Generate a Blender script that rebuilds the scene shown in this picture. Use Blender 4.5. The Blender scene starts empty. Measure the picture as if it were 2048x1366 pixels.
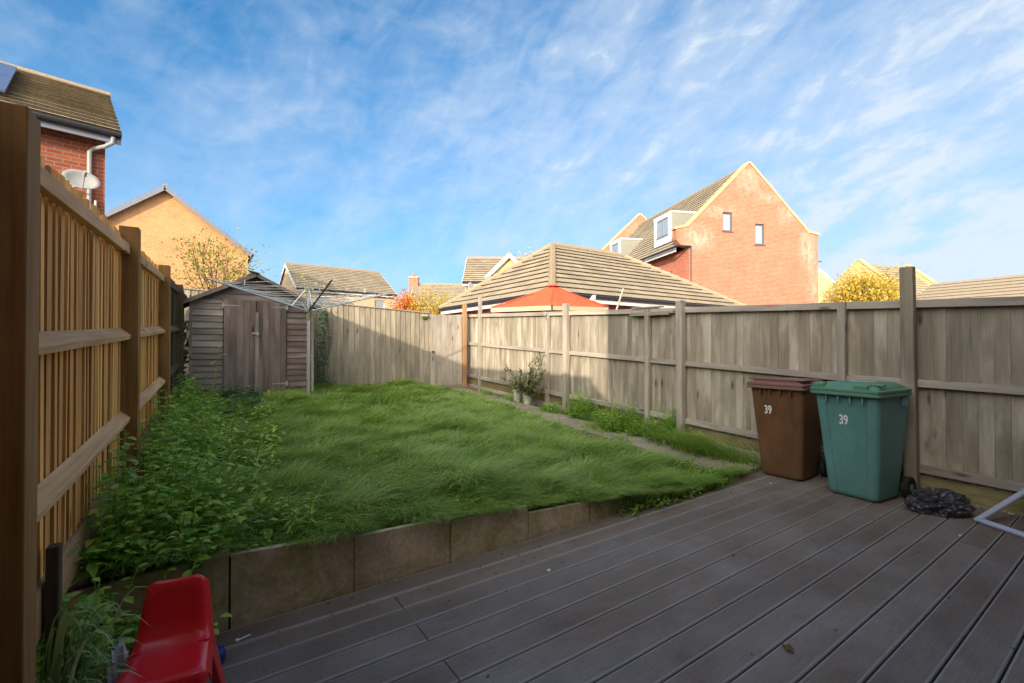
import bpy, bmesh, math, random
import numpy as np
from mathutils import Vector, Matrix, Euler
from mathutils.geometry import tessellate_polygon
random.seed(7); rng = np.random.default_rng(7)
SC = bpy.context.scene
COL = SC.collection
R = math.radians
SUNDIR = Vector((0.80, 0.60, -0.288)).normalized()      # direction in which sunlight travels

# ------------------------------------------------------------------ materials
class NT:
    def __init__(s, mat):
        mat.use_nodes = True; s.t = mat.node_tree; s.t.nodes.clear(); s.L = s.t.links
    def n(s, typ, **kw):
        nd = s.t.nodes.new(typ)
        for k, v in kw.items():
            if k.startswith('i_'):
                key = k[2:]; key = int(key) if key.isdigit() else key.replace('_', ' ')
                nd.inputs[key].default_value = v
            else: setattr(nd, k, v)
        return nd
    def l(s, a, b): s.L.new(a, b)
    def attr(s, name): return s.n('ShaderNodeAttribute', attribute_name=name)
    def mapping(s, vec, scale):
        m = s.n('ShaderNodeMapping'); m.inputs['Scale'].default_value = scale; s.l(vec, m.inputs['Vector']); return m.outputs[0]
    def noise(s, vec, scale, detail=4, rough=.6, dist=0):
        n = s.n('ShaderNodeTexNoise'); n.inputs['Scale'].default_value = scale; n.inputs['Detail'].default_value = detail
        n.inputs['Roughness'].default_value = rough; n.inputs['Distortion'].default_value = dist
        if vec is not None: s.l(vec, n.inputs['Vector'])
        return n.outputs['Fac']
    def ramp(s, fac, stops):
        r = s.n('ShaderNodeValToRGB'); e = r.color_ramp.elements
        while len(e) < len(stops): e.new(.5)
        for i, (p, c) in enumerate(stops):
            e[i].position = p
            if isinstance(c, (int, float)): c = (c, c, c)
            e[i].color = (*c[:3], 1)
        s.l(fac, r.inputs[0]); return r.outputs[0]
    def mix(s, fac, a, b, mode='MIX'):
        m = s.n('ShaderNodeMix', data_type='RGBA', blend_type=mode)
        for sock, v in ((m.inputs[0], fac), (m.inputs[6], a), (m.inputs[7], b)):
            if hasattr(v, 'links') or hasattr(v, 'is_linked'): s.l(v, sock)
            elif isinstance(v, (int, float)): sock.default_value = v
            else: sock.default_value = (*v[:3], 1)
        return m.outputs[2]
    def math(s, op, a, b=0, c=0, clamp=False):
        m = s.n('ShaderNodeMath', operation=op); m.use_clamp = clamp
        for i, v in enumerate((a, b, c)):
            if hasattr(v, 'is_linked'): s.l(v, m.inputs[i])
            else: m.inputs[i].default_value = v
        return m.outputs[0]
    def out(s, col, rough=.8, bump=None, bstr=.3, bdist=.01, spec=.3, metal=0, **extra):
        p = s.n('ShaderNodeBsdfPrincipled')
        if hasattr(col, 'is_linked'): s.l(col, p.inputs['Base Color'])
        else: p.inputs['Base Color'].default_value = (*col, 1)
        if hasattr(rough, 'is_linked'): s.l(rough, p.inputs['Roughness'])
        else: p.inputs['Roughness'].default_value = rough
        p.inputs['Specular IOR Level'].default_value = spec; p.inputs['Metallic'].default_value = metal
        for k, v in extra.items(): p.inputs[k.replace('_', ' ')].default_value = v
        if bump is not None:
            b = s.n('ShaderNodeBump'); b.inputs['Strength'].default_value = bstr; b.inputs['Distance'].default_value = bdist
            s.l(bump, b.inputs['Height']); s.l(b.outputs[0], p.inputs['Normal'])
        o = s.n('ShaderNodeOutputMaterial'); s.l(p.outputs[0], o.inputs[0]); return p

M = {}
def newmat(name):
    m = bpy.data.materials.new(name); M[name] = m; return NT(m)

def wood(name, dark, mid, light, gscale=1.0, knots=.5, stain=None, rough=.85, bstr=.35, streak=.35, rv=(.8, 1.18)):
    t = newmat(name); gc = t.attr('gc').outputs['Vector']; rnd = t.attr('rnd').outputs['Fac']
    g1 = t.noise(t.mapping(gc, (1.3*gscale, 26*gscale, 26*gscale)), 1.0, 5, .65, .6)
    g2 = t.noise(t.mapping(gc, (2.2, 110, 110)), 1.0, 3, .6)
    g3 = t.noise(t.mapping(gc, (.9, 4, 4)), 1.0, 4, .6, .4)
    c = t.ramp(g1, [(.28, dark), (.5, mid), (.75, light)])
    c = t.mix(.35, c, t.ramp(g2, [(.3, dark), (.7, light)]))
    c = t.mix(streak, c, t.ramp(g3, [(.35, tuple(x*.55 for x in mid)), (.5, mid), (.68, tuple(min(1, x*1.25) for x in light))]))
    c = t.mix(1.0, c, t.ramp(rnd, [(0, rv[0]), (1, rv[1])]), 'MULTIPLY')
    if knots > 0:
        v = t.n('ShaderNodeTexVoronoi', feature='F1'); v.inputs['Scale'].default_value = 1
        t.l(t.mapping(gc, (2.6, 8.5, 8.5)), v.inputs['Vector'])
        k = t.ramp(v.outputs['Distance'], [(.09, 1.0), (.16, .4), (.24, 0.0)])
        sel = t.math('GREATER_THAN', t.n('ShaderNodeSeparateColor').outputs[0], .0)
        sp = t.n('ShaderNodeSeparateColor'); t.l(v.outputs['Color'], sp.inputs[0])
        sel = t.math('GREATER_THAN', sp.outputs[0], 1-knots)
        c = t.mix(t.math('MULTIPLY', t.math('MULTIPLY', k, sel), .75), c, tuple(x*.25 for x in dark))
    if stain:
        sg = t.noise(t.mapping(gc, (1.5, 3, 3)), 1.5, 5, .7)
        c = t.mix(t.math('MULTIPLY', t.ramp(sg, [(.42, 0.0), (.62, 1.0)]), stain[1]), c, stain[0])
    t.out(c, rough, t.math('ADD', g1, t.math('MULTIPLY', g2, .6)), bstr, .004)
wood('new_wood', (.56, .24, .055), (.88, .425, .115), (.95, .57, .20), knots=.3, rough=.75)
wood('new_rail', (.30, .165, .075), (.54, .33, .16), (.72, .50, .28), knots=.5, rough=.8)
wood('shaded_new_wood', (.15, .075, .022), (.27, .145, .045), (.42, .25, .095), knots=.35, rough=.8)  # new wood darkened in colour for the shade on the post fronts
wood('grey_wood', (.125, .108, .08), (.325, .288, .225), (.53, .48, .40), gscale=.8, knots=.3, streak=.6, rv=(.97, 1.03))
wood('grey_rail', (.22, .19, .16), (.38, .335, .29), (.54, .49, .43), knots=.35, streak=.4, rv=(.92, 1.06))
wood('mossy_wood', (.14, .12, .055), (.26, .215, .11), (.40, .34, .2), knots=.1, stain=((.13, .135, .03), .75))
wood('back_wood', (.13, .11, .08), (.29, .252, .195), (.46, .405, .32), gscale=.8, knots=.25, streak=.5, rv=(.85, 1.12))
wood('shed_wood', (.085, .062, .056), (.165, .127, .115), (.27, .22, .205), gscale=1, knots=.12, streak=.6)
wood('shed_pale', (.15, .125, .11), (.28, .24, .215), (.42, .37, .34), knots=.1, streak=.5)
wood('orange_wood', (.22, .12, .055), (.38, .225, .115), (.50, .33, .19), knots=.2)
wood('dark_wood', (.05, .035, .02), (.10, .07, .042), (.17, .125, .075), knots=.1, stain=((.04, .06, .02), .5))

def brick(name, c1, c2, mortar, blend=0, stains=None):
    t = newmat(name); gc = t.attr('gc').outputs['Vector']
    b = t.n('ShaderNodeTexBrick'); b.inputs['Scale'].default_value = 1; b.inputs['Brick Width'].default_value = .225
    b.inputs['Row Height'].default_value = .075; b.inputs['Mortar Size'].default_value = .008; b.inputs['Mortar Smooth'].default_value = .2
    b.inputs['Color1'].default_value = (*c1, 1); b.inputs['Color2'].default_value = (*c2, 1); b.inputs['Mortar'].default_value = (*mortar, 1)
    b.inputs['Bias'].default_value = blend; t.l(gc, b.inputs['Vector'])
    n = t.noise(gc, 1.1, 5, .65); n2 = t.noise(gc, 9, 3, .6)
    c = t.mix(1, b.outputs[0], t.ramp(n, [(.3, .88), (.7, 1.1)]), 'MULTIPLY')
    c = t.mix(1, c, t.ramp(n2, [(.3, .92), (.7, 1.07)]), 'MULTIPLY')
    if stains:
        sx = t.n('ShaderNodeSeparateXYZ'); t.l(gc, sx.inputs[0]); tot = None
        for (cx, cz, rx, rz, a) in stains:
            dx = t.math('DIVIDE', t.math('SUBTRACT', sx.outputs[0], cx), rx); dz = t.math('DIVIDE', t.math('SUBTRACT', sx.outputs[1], cz), rz)
            d = t.math('SQRT', t.math('ADD', t.math('MULTIPLY', dx, dx), t.math('MULTIPLY', dz, dz)))
            m = t.math('MULTIPLY', t.math('SUBTRACT', 1.0, d, clamp=True), a)
            tot = m if tot is None else t.math('ADD', tot, m, clamp=True)
        nn = t.noise(t.mapping(gc, (2.2, .9, 1)), 1.6, 6, .7)
        f = t.math('MULTIPLY', tot, t.ramp(nn, [(.38, 0.0), (.62, 1.0)]))
        c = t.mix(t.math('MULTIPLY', f, .55), c, (.60, .50, .43))
    t.out(c, .9, b.outputs['Fac'], -.5, .006)
brick('red_brick', (.36, .095, .045), (.25, .065, .04), (.27, .20, .15))
brick('orange_brick', (.56, .17, .095), (.42, .115, .065), (.54, .33, .25),
      stains=[(1.15, 7.55, 1.3, 1.0, 1.5), (2.6, 9.2, 2.0, .5, .8), (8.5, 7.2, .8, 1.5, 1.4), (4.5, 11.2, 1.6, 1.4, .8), (7.1, 9.4, 1.0, .9, .8), (9.0, 4.8, .7, 2.2, .9), (6, 10.2, 1.5, .5, .7)])
brick('yellow_brick', (.60, .31, .14), (.52, .26, .115), (.56, .40, .22))
brick('pale_brick', (.6, .44, .27), (.55, .40, .25), (.6, .5, .36))
brick('garage_brick', (.5, .22, .11), (.42, .17, .09), (.4, .3, .2))

def simple(name, col, rough=.6, nscale=None, var=.15, spec=.3, metal=0, coordattr=False, bstr=.2, bdist=.003, **kw):
    t = newmat(name)
    if nscale:
        v = t.attr('gc').outputs['Vector'] if coordattr else t.n('ShaderNodeTexCoord').outputs['Object']
        n = t.noise(v, nscale, 5, .65)
        c = t.mix(1, col, t.ramp(n, [(.3, 1-var), (.7, 1+var)]), 'MULTIPLY')
        t.out(c, rough, n, bstr, bdist, spec, metal, **kw)
    else: t.out(col, rough, spec=spec, metal=metal, **kw)
simple('fascia_grey', (.20, .22, .275), .5, 6, .06)
simple('white_paint', (.74, .75, .76), .5, 5, .06)
simple('render_yellow', (.56, .44, .22), .9, 3, .08)
simple('stone_coping', (.60, .46, .23), .85, 5, .15)
simple('dormer_grey', (.235, .24, .205), .7, 4, .06)
simple('gutter_black', (.03, .03, .035), .4)
simple('pipe_grey', (.33, .35, .34), .45)
simple('glass', (.28, .34, .40), .08, spec=.8)
simple('frame_dark', (.10, .11, .12), .5)
simple('aluminium', (.62, .64, .66), .38, 30, .1, metal=.75)
simple('steel_dark', (.10, .105, .11), .45, metal=.5)
simple('line_plastic', (.62, .66, .70), .5)
simple('hub_green', (.20, .26, .17), .5)
simple('solar', (.10, .13, .22), .25, spec=.5)
simple('red_plastic', (.80, .018, .028), .22, 60, .06, spec=.5, bstr=.05, bdist=.001)
simple('white_bag', (.62, .64, .68), .45, 30, .05, spec=.4)
simple('black_bag', (.045, .042, .052), .4, 40, .3, spec=.6, bstr=.5, bdist=.004)
simple('blue_plastic', (.015, .05, .22), .4)
simple('digit_white', (.80, .82, .83), .5)
simple('rubber', (.02, .02, .02), .7)
simple('canopy_red', (.62, .115, .05), .85, 4, .12)
simple('beige_canopy', (.65, .5, .32), .85)
simple('pot_white', (.50, .49, .45), .7, 9, .4)
simple('frame_blue', (.42, .47, .60), .35, 8, .06, spec=.5)
simple('soil', (.055, .04, .026), .95, 14, .4, bstr=.8, bdist=.02)
simple('bark', (.16, .12, .08), .9, 25, .3)
simple('pebble', (.5, .44, .36), .8, 12, .25)
simple('dry_leaf', (.13, .08, .035), .8, 40, .3)
simple('dish_grey', (.34, .345, .33), .5, 8, .08)
simple('light_yellow', (.45, .42, .2), .5)
simple('felt', (.13, .10, .075), .95, 20, .3)
simple('far_roof', (.36, .30, .215), .9, 6, .12)
simple('bird_dark', (.02, .02, .02), .8)

def binmat(name, col, dirt, var=.1):
    t = newmat(name); oc = t.n('ShaderNodeTexCoord').outputs['Object']
    n1 = t.noise(t.mapping(oc, (1, 1, .35)), 5, 5, .65); n2 = t.noise(oc, 60, 3, .6)
    sz = t.n('ShaderNodeSeparateXYZ'); t.l(oc, sz.inputs[0])
    low = t.math('MULTIPLY', t.ramp(sz.outputs[2], [(0, 1.0), (.35, 0.0)]), t.ramp(n1, [(.35, 0.0), (.6, 1.0)]))
    c = t.mix(1, col, t.ramp(n1, [(.3, 1-var), (.7, 1+var)]), 'MULTIPLY')
    c = t.mix(t.math('MULTIPLY', low, .6), c, dirt)
    t.out(c, t.ramp(n1, [(.3, .38), (.7, .6)]), n2, .12, .001, .4)
binmat('green_bin', (.115, .275, .265), (.07, .16, .10), .2)
binmat('green_lid', (.10, .24, .17), (.05, .12, .06))
binmat('brown_bin', (.155, .075, .036), (.08, .05, .02), .32)
binmat('brown_lid', (.21, .115, .10), (.12, .07, .05))

t = newmat('tiles'); gc = t.attr('gc').outputs['Vector']
b = t.n('ShaderNodeTexBrick'); b.inputs['Scale'].default_value = 1; b.inputs['Brick Width'].default_value = .33; b.inputs['Row Height'].default_value = .32
b.inputs['Mortar Size'].default_value = .008; b.inputs['Color1'].default_value = (.40, .33, .235, 1); b.inputs['Color2'].default_value = (.31, .26, .185, 1); b.inputs['Mortar'].default_value = (.20, .165, .12, 1)
t.l(gc, b.inputs['Vector'])
n1 = t.noise(gc, .7, 5, .6); n2 = t.noise(gc, 22, 4, .7); n3 = t.noise(gc, 5, 5, .7)
c = t.mix(1, b.outputs[0], t.ramp(n1, [(.3, .82), (.7, 1.18)]), 'MULTIPLY')
c = t.mix(1, c, t.ramp(n2, [(.3, .75), (.7, 1.25)]), 'MULTIPLY')
c = t.mix(t.math('MULTIPLY', t.ramp(n3, [(.58, 0.0), (.72, 1.0)]), .45), c, (.46, .38, .16))
t.out(c, .92, n2, .5, .01)
t = newmat('ridge_tile'); gc = t.n('ShaderNodeTexCoord').outputs['Object']
n2 = t.noise(gc, 20, 4, .7)
t.out(t.mix(1, (.32, .255, .175), t.ramp(n2, [(.3, .8), (.7, 1.2)]), 'MULTIPLY'), .9, n2, .4, .01)

t = newmat('deck_board'); gc = t.attr('gc').outputs['Vector']; rnd = t.attr('rnd').outputs['Fac']
sx = t.n('ShaderNodeSeparateXYZ'); t.l(gc, sx.inputs[0])
wd = t.n('ShaderNodeTexCoord').outputs['Object']
n1 = t.noise(t.mapping(wd, (1, 1.6, 1)), 1.3, 6, .62, .5); n2 = t.noise(t.mapping(gc, (6, 120, 1)), 1, 3, .6); n3 = t.noise(wd, 4.5, 4, .6)
n4 = t.noise(wd, 85, 3, .7)
c = t.ramp(n1, [(.3, (.145, .10, .073)), (.5, (.195, .158, .133)), (.7, (.235, .203, .183))])
c = t.mix(t.math('MULTIPLY', t.ramp(n3, [(.5, 0.0), (.66, 1.0)]), .4), c, (.15, .14, .11))
c = t.mix(1, c, t.ramp(n2, [(.3, .88), (.7, 1.12)]), 'MULTIPLY')
c = t.mix(1, c, t.ramp(n4, [(.3, .85), (.7, 1.15)]), 'MULTIPLY')
c = t.mix(1, c, t.ramp(rnd, [(0, .88), (1, 1.12)]), 'MULTIPLY')
edge = t.math('GREATER_THAN', t.math('ABSOLUTE', sx.outputs[1]), .066)
c = t.mix(t.math('MULTIPLY', edge, .45), c, (.40, .395, .41))  # smooth board border, paled to carry the rounded edge highlight
rib = t.math('MULTIPLY', t.math('SINE', t.math('MULTIPLY', sx.outputs[1], 2*math.pi/.0065)), t.math('SUBTRACT', 1.0, edge))
t.out(c, .62, t.math('ADD', rib, t.math('MULTIPLY', n4, .8)), .35, .0012, .35)

def concrete(name, a, bcol, moss, mamt):
    t = newmat(name); wd = t.n('ShaderNodeTexCoord').outputs['Object']
    n1 = t.noise(wd, 2.2, 6, .65); n2 = t.noise(wd, 40, 4, .7); n3 = t.noise(wd, 3.2, 6, .75, .8)
    c = t.ramp(n1, [(.3, a), (.7, bcol)])
    c = t.mix(t.math('MULTIPLY', t.ramp(n3, [(.4, 0.0), (.62, 1.0)]), mamt), c, moss)
    c = t.mix(1, c, t.ramp(n2, [(.3, .8), (.7, 1.2)]), 'MULTIPLY')
    t.out(c, .92, n2, .45, .006)
concrete('slab', (.40, .32, .20), (.60, .50, .36), (.27, .245, .08), .85)
concrete('slab_top', (.52, .45, .36), (.68, .60, .50), (.2, .18, .1), .4)
concrete('path', (.27, .225, .185), (.42, .36, .30), (.13, .13, .07), .5)
concrete('ground', (.10, .09, .07), (.16, .15, .12), (.06, .08, .03), .6)

def leafmat(name, cols, rough=.55, trans=.25):
    t = newmat(name); rnd = t.attr('rnd').outputs['Fac']
    k = len(cols); c = t.ramp(rnd, [(i/(k-1), cc) for i, cc in enumerate(cols)])
    p = t.n('ShaderNodeBsdfPrincipled'); t.l(c, p.inputs['Base Color']); p.inputs['Roughness'].default_value = rough; p.inputs['Specular IOR Level'].default_value = .35
    tr = t.n('ShaderNodeBsdfTranslucent'); t.l(t.mix(1, c, (1.1, 1.15, .7), 'MULTIPLY'), tr.inputs[0])
    m = t.n('ShaderNodeMixShader'); m.inputs[0].default_value = trans; t.l(p.outputs[0], m.inputs[1]); t.l(tr.outputs[0], m.inputs[2])
    o = t.n('ShaderNodeOutputMaterial'); t.l(m.outputs[0], o.inputs[0])
leafmat('grass', [(.09, .17, .025), (.19, .34, .045), (.31, .47, .085), (.44, .56, .17), (.62, .64, .36)], .5, .4)
leafmat('weed', [(.12, .27, .04), (.26, .49, .08), (.43, .62, .12), (.62, .70, .16)], .42, .42)
leafmat('dark_leaf', [(.045, .11, .045), (.09, .18, .09), (.15, .24, .14)], .4, .15)
leafmat('strap_leaf', [(.14, .27, .06), (.24, .37, .12), (.40, .50, .24)], .45, .25)
leafmat('birch_leaf', [(.18, .26, .04), (.40, .42, .07), (.55, .45, .10)], .6, .35)
leafmat('orange_leaf', [(.60, .14, .02), (.72, .26, .04), (.70, .36, .08)], .6, .35)
leafmat('gold_leaf', [(.42, .30, .04), (.58, .43, .06), (.62, .52, .16)], .6, .35)
leafmat('tan_leaf', [(.50, .33, .17), (.62, .44, .25), (.60, .36, .14)], .6, .3)
leafmat('rose_leaf', [(.05, .09, .02), (.13, .19, .05), (.28, .28, .08)], .5, .25)

# ------------------------------------------------------------------ mesh builder
class MB:
    def __init__(s): s.v = []; s.f = []; s.g = []; s.r = []; s.mi = []; s.cur = 0
    def add(s, pts, faces, gcs=None, rnd=None):
        b = len(s.v); rnd = random.random() if rnd is None else rnd
        for i, p in enumerate(pts):
            s.v.append(tuple(p)); s.g.append(tuple(gcs[i]) if gcs else tuple(p)); s.r.append(rnd)
        for f in faces: s.f.append(tuple(b+i for i in f)); s.mi.append(s.cur)
    def box(s, c, d, rot=None, grain=None, rnd=None, taper=None):
        hx, hy, hz = d[0]/2, d[1]/2, d[2]/2
        loc = [Vector((x*hx, y*hy, z*hz)) for z in (-1, 1) for y in (-1, 1) for x in (-1, 1)]
        if taper:
            for p in loc:
                if p.z > 0: p.x *= taper; p.y *= taper
        m = rot.to_matrix() if isinstance(rot, Euler) else (rot or Matrix.Identity(3))
        pts = [m @ p + Vector(c) for p in loc]
        g = grain if grain is not None else max(range(3), key=lambda i: d[i])
        o = Vector((random.random()*40, random.random()*40, random.random()*40))
        perm = [(0, 1, 2), (1, 0, 2), (2, 0, 1)][g]
        gcs = [Vector((p[perm[0]], p[perm[1]], p[perm[2]])) + o for p in loc]
        s.add(pts, [(0, 2, 3, 1), (4, 5, 7, 6), (0, 1, 5, 4), (2, 6, 7, 3), (0, 4, 6, 2), (1, 3, 7, 5)], gcs, rnd)
    def bar(s, a, b, w, h, rnd=None, up=(0, 0, 1)):
        a, b = Vector(a), Vector(b); x = (b-a); L = x.length; x.normalize(); u = Vector(up)
        y = u.cross(x)
        if y.length < 1e-4: y = Vector((0, 1, 0)).cross(x)
        y.normalize(); z = x.cross(y)
        m = Matrix((x, y, z)).transposed(); s.box((a+b)/2, (L, w, h), m, 0, rnd)
    def tube(s, pts, r, n=8, rnd=None, cap=True):
        pts = [Vector(p) for p in pts]; rr = r if isinstance(r, (list, tuple)) else [r]*len(pts)
        rings = []; ref = Vector((0, 0, 1)); prevx = None
        for i, p in enumerate(pts):
            d = (pts[min(i+1, len(pts)-1)]-pts[max(i-1, 0)]).normalized()
            x = prevx - d*prevx.dot(d) if prevx is not None else (ref.cross(d) if abs(d.z) < .95 else Vector((1, 0, 0)).cross(d))
            x.normalize(); prevx = x; y = d.cross(x)
            rings.append([p+(x*math.cos(2*math.pi*k/n)+y*math.sin(2*math.pi*k/n))*rr[i] for k in range(n)])
        V = [v for rg in rings for v in rg]; F = []
        for i in range(len(rings)-1):
            for k in range(n): F.append((i*n+k, i*n+(k+1) % n, (i+1)*n+(k+1) % n, (i+1)*n+k))
        if cap: F.append(tuple(range(n))[::-1]); F.append(tuple((len(rings)-1)*n+k for k in range(n)))
        o = random.random()*30; L = 0; G = []
        for i in range(len(rings)):
            if i: L += (pts[i]-pts[i-1]).length
            for k in range(n): G.append((L+o, rr[i]*math.cos(2*math.pi*k/n)+o, rr[i]*math.sin(2*math.pi*k/n)))
        s.add(V, F, G, rnd)
    def loft(s, rings, cap=(True, True), rnd=None):
        n = len(rings[0]); V = [v for rg in rings for v in rg]; F = []
        for i in range(len(rings)-1):
            for k in range(n): F.append((i*n+k, i*n+(k+1) % n, (i+1)*n+(k+1) % n, (i+1)*n+k))
        if cap[0]: F.append(tuple(range(n))[::-1])
        if cap[1]: F.append(tuple((len(rings)-1)*n+k for k in range(n)))
        s.add(V, F, None, rnd)
    def poly(s, outer, holes, fr, thick, reveal=None):
        """outer/holes: (s, z) polygons on a vertical plane; fr maps (s, inward, z) to world"""
        loops = [[Vector((a, b, 0)) for a, b in outer]]+[[Vector((a, b, 0)) for a, b in h] for h in holes]
        flat = [p for lp in loops for p in lp]; tris = tessellate_polygon(loops)
        n = len(flat)
        V = [fr(p.x, 0, p.y) for p in flat]+[fr(p.x, thick, p.y) for p in flat]
        G = [(p.x, p.y, 0) for p in flat]+[(p.x+.1, p.y, 0) for p in flat]
        s.add(V, [tuple(t_) for t_ in tris]+[tuple(i+n for i in reversed(t_)) for t_ in tris], G)
        o = 0
        for lp in loops:
            k = len(lp)
            for i in range(k):
                a, b_ = lp[i], lp[(i+1) % k]; d = (b_-a).length
                s.add([fr(a.x, 0, a.y), fr(b_.x, 0, b_.y), fr(b_.x, thick, b_.y), fr(a.x, thick, a.y)], [(0, 1, 2, 3)],
                      [(a.x, a.y, 0), (a.x+d if abs(b_.x-a.x) > 1e-6 else a.x, b_.y, 0), (b_.x+thick, b_.y, 0), (a.x+thick, a.y, 0)])
    def slope(s, A, B, C, D, course=.32, lip=.035, thick=.06):
        """tiled plane: A-B the eave, D-C the ridge; each course overlaps the one below"""
        A, B, C, D = map(Vector, (A, B, C, D)); ex = (B-A).normalized(); nrm = (B-A).cross(D-A).normalized()
        if nrm.z < 0: nrm = -nrm
        up = nrm.cross(ex);  up = up if up.z > 0 else -up
        H = (D-A).dot(up); n = max(1, round(H/course)); o = random.random()
        for i in range(n):
            t0, t1 = i/n, (i+1)/n
            a, b_ = A.lerp(D, t0), B.lerp(C, t0); d, c_ = A.lerp(D, t1), B.lerp(C, t1)
            l = nrm*lip*(1+.1*random.random())
            P = [a+l-up*.012, b_+l-up*.012, c_, d, a-nrm*.02+up*.035, b_-nrm*.02+up*.035]
            F = [(0, 1, 2, 3), (4, 5, 1, 0)] if (c_-d).length > 1e-3 else [(0, 1, 2), (4, 5, 1, 0)]
            G = [((p-A).dot(ex)+o, (p-A).dot(up)*n*.32/H+.002, 0) for p in P]
            s.add(P, F, G)
        k = nrm*thick
        s.add([A-k, B-k, C-k, D-k, A, B, C, D], [(0, 3, 2, 1), (0, 1, 5, 4), (1, 2, 6, 5), (3, 0, 4, 7)])
    def build(s, name, mat, parent=None, smooth=False, bevel=None, recalc=True, subsurf=0):
        me = bpy.data.meshes.new(name); me.from_pydata(s.v, [], s.f)
        mats = mat if isinstance(mat, (list, tuple)) else [mat]
        for m in mats: me.materials.append(M[m])
        if len(mats) > 1: me.polygons.foreach_set('material_index', s.mi)
        a = me.attributes.new('gc', 'FLOAT_VECTOR', 'POINT'); a.data.foreach_set('vector', np.array(s.g, np.float32).ravel())
        a = me.attributes.new('rnd', 'FLOAT', 'POINT'); a.data.foreach_set('value', np.array(s.r, np.float32))
        if recalc:
            bm = bmesh.new(); bm.from_mesh(me); bmesh.ops.recalc_face_normals(bm, faces=bm.faces); bm.to_mesh(me); bm.free()
        if smooth: me.polygons.foreach_set('use_smooth', [True]*len(me.polygons))
        me.update(); o = bpy.data.objects.new(name, me); COL.objects.link(o)
        if parent is not None:
            o.parent = parent; o.matrix_parent_inverse = parent.matrix_basis.inverted() if parent.type == 'EMPTY' and parent.get('_abs') is None else Matrix.Identity(4)
        if bevel:
            m = o.modifiers.new('bevel', 'BEVEL'); m.width = bevel; m.segments = 2; m.limit_method = 'ANGLE'
        if subsurf:
            m = o.modifiers.new('sub', 'SUBSURF'); m.levels = m.render_levels = subsurf
        return o

def tag(o, label=None, cat=None, group=None, kind=None):
    if label: o['label'] = label
    if cat: o['category'] = cat
    if group: o['group'] = group
    if kind: o['kind'] = kind
    return o
def thing(name, label, cat, loc=(0, 0, 0), group=None):
    """an Empty at the thing's base; parts are written in world coordinates and parented keeping them in place"""
    o = bpy.data.objects.new(name, None); COL.objects.link(o); o.location = loc; o.empty_display_size = .2
    o.matrix_basis = Matrix.Translation(Vector(loc))
    return tag(o, label, cat, group)
def copy_tree(o, parent=None):
    c = o.copy(); COL.objects.link(c)
    if parent is not None: c.parent = parent; c.matrix_parent_inverse = o.matrix_parent_inverse.copy()
    for ch in list(o.children): copy_tree(ch, c)
    return c
def frame(P, ang):
    a = R(ang); ex = Vector((math.cos(a), math.sin(a), 0)); ey = Vector((-math.sin(a), math.cos(a), 0)); P = Vector((P[0], P[1], 0))
    return lambda x, y, z: P+ex*x+ey*y+Vector((0, 0, z))

# ------------------------------------------------------------------ numpy noise
def vnoise(x, y, seed=0, sc=1.0):
    g = np.random.default_rng(seed).random((64, 64)); x = np.asarray(x)*sc+100; y = np.asarray(y)*sc+100
    xi = np.floor(x).astype(int); yi = np.floor(y).astype(int); fx = x-xi; fy = y-yi
    fx = fx*fx*(3-2*fx); fy = fy*fy*(3-2*fy)
    a = g[xi % 64, yi % 64]; b_ = g[(xi+1) % 64, yi % 64]; c_ = g[xi % 64, (yi+1) % 64]; d = g[(xi+1) % 64, (yi+1) % 64]
    return (a*(1-fx)+b_*fx)*(1-fy)+(c_*(1-fx)+d*fx)*fy
def ground_z(x, y):
    x = np.asarray(x, float); y = np.asarray(y, float)
    t_ = np.clip((y-2.72)/7.5, 0, 1)
    near = np.maximum(.335-.075*x, 0.0-.01*0); far = .66-.055*x
    return (1-t_)*near+t_*far
def lump(x, y): return .07*(vnoise(x, y, 3, 1.6)-.5)+.07*(vnoise(x, y, 4, 3.7)-.5)

# ================================================================== SETTING
# ground sheet out to the horizon
mb = MB(); mb.add([(-400, -400, -.14), (400, -400, -.14), (400, 400, -.14), (-400, 400, -.14)], [(0, 1, 2, 3)])
tag(mb.build('ground', 'ground'), kind='structure')

# garden soil, a lumpy sheet that rises from the wall to the back fence
mb = MB(); nx, ny = 60, 76; V = []; F = []
xs = np.linspace(-.52, 5.72, nx); ys = np.linspace(2.745, 10.25, ny)
for j in range(ny):
    for i in range(nx):
        e = min(1, (ys[j]-2.745)/.4, max(0, (5.0-xs[i])/.4) if xs[i] > 4.6 else 1)
        V.append((xs[i], ys[j], float(ground_z(xs[i], ys[j])+lump(xs[i], ys[j])*max(e, 0))-.03))
for j in range(ny-1):
    for i in range(nx-1): a = j*nx+i; F.append((a, a+1, a+nx+1, a+nx))
n0 = len(V)
rim = [(i, 0) for i in range(nx)]+[(nx-1, j) for j in range(1, ny)]+[(i, ny-1) for i in range(nx-2, -1, -1)]+[(0, j) for j in range(ny-2, 0, -1)]
for (i, j) in rim: V.append((xs[i], ys[j], -.13))
for k in range(len(rim)):
    a = rim[k][1]*nx+rim[k][0]; b_ = rim[(k+1) % len(rim)]; b_ = b_[1]*nx+b_[0]; F.append((a, b_, n0+(k+1) % len(rim), n0+k))
mb.add(V, F); tag(mb.build('garden_soil', 'soil', smooth=True), kind='structure')

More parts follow.
